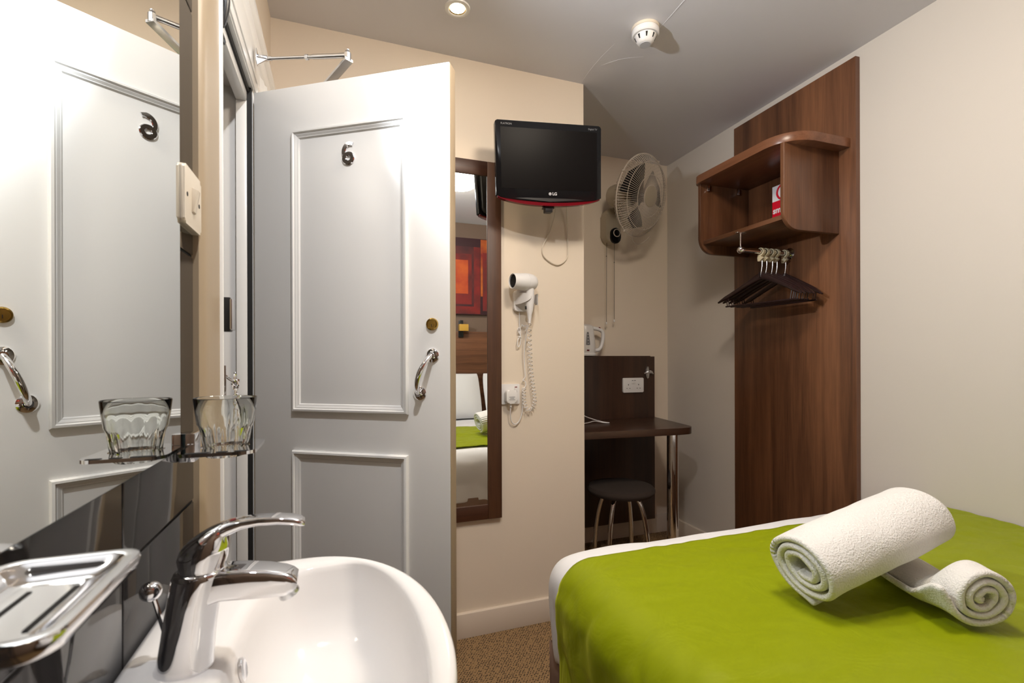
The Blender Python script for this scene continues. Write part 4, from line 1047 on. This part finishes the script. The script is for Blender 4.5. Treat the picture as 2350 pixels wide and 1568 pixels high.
patch('maroon_field', DK2, RED1, 1.31, 1.95, 1.66, 2.22, 2)
patch('orange_bar', OR1, OR2, 1.365, 1.80, 1.82, 2.11, 3)
rl2 = thing('reading_light', 'small amber wall light beside the headboard, seen in the long mirror', 'wall light', (1.10, YH, 1.41))
MB().box(1.065, 1.112, YH+.0465, YH+.06, 1.405, 1.565, .003).build('wall_bracket', M['black'], rl2, world=True)
MB().box(1.06, 1.147, YH+.06, YH+.12, 1.462, 1.525, .003).build('amber_shade', M['amber'], rl2, world=True)

# towels
def towel(name, label, A_, B2, r_out, turns, th_t, flap, start, oval=1.0, n=150, nv=26, hand=1, squash=None):
    A_, B2 = Vector(A_), Vector(B2); ax_ = (B2-A_).normalized(); up_ = (Vector((0, 0, 1)) - ax_*ax_.z).normalized(); sd = ax_.cross(up_)*hand
    mb = MB(); bmv = mb.bm; rows = []
    r_in = r_out - turns*th_t
    for i in range(n+1):
        t = i/n; a = R(start) + 2*PI*turns*(1-t); r_ = r_out - (r_out-r_in)*t
        row = []
        for k in range(nv+1):
            s_ = k/nv; e = abs(2*s_-1)
            wob = .0035*noise.noise(Vector((a*1.3, s_*5, 2))) + .003*noise.noise(Vector((a*.8+4, s_*2.4, r_*60)))
            rr_ = r_ + wob; ends = (s_-.5)*(.010*math.sin(a*1.0+1) + .014*(t*(1-t)))
            p = A_.lerp(B2, s_) + ax_*ends + (sd*math.cos(a)*oval + up_*math.sin(a)/oval)*rr_
            row.append(bmv.verts.new(p))
        rows.append(row)
    # loose outer end continuing as a short flap
    if flap:
        base = rows[0]; a = R(start) + 2*PI*turns; tgd = (-(sd*math.sin(a)) + up_*math.cos(a)).normalized()
        pre = []
        for q in range(3, 0, -1):
            pre.append([bmv.verts.new(vv.co + tgd*flap*q/3 + Vector((0, 0, -.002*q*q*.3))) for vv in base])
        rows = pre + rows
    for i in range(len(rows)-1):
        for k in range(nv): bmv.faces.new((rows[i][k], rows[i+1][k], rows[i+1][k+1], rows[i][k+1]))
    if squash:                                  # pressed flat where the other towel lies on it
        ya_, yb_, kk, zb_ = squash
        for vv in bmv.verts:
            t_ = min(max((vv.co.y-ya_)/(yb_-ya_), 0), 1); t_ = t_*t_*(3-2*t_)
            vv.co.z = zb_ + (vv.co.z-zb_)*(1-(1-kk)*t_)
    # u = length along the cloth measured from its outer end
    uvl = bmv.loops.layers.uv.new('UVMap'); acc = [0.0]
    for i in range(1, len(rows)): acc.append(acc[-1] + (rows[i][nv//2].co - rows[i-1][nv//2].co).length)
    vi = {vv: acc[i] for i, row in enumerate(rows) for vv in row}
    for f_ in bmv.faces:
        for l_ in f_.loops: l_[uvl].uv = (vi[l_.vert], 0)
    o = mb.build(name, M['terry'], None, angle=180)
    md = o.modifiers.new('sol', 'SOLIDIFY'); md.thickness = th_t*.86; md.offset = 0
    sub(o, 1)
    return tag(o, label, 'towel', 'rolled white towels on the bed')
towel('rolled_towel', 'large rolled white towel lying across the smaller roll', (.925, .752, .751), (1.285, .742, .826), .076, 3.1, .0175, .03, 222, 1.10)
towel('rolled_towel', 'small rolled white towel showing its spiral end', (1.168, .560, .737), (1.302, .840, .737), .058, 3.2, .0155, .055, 262, 1.06, 130, 30, -1, (.600, .680, .36, .680))
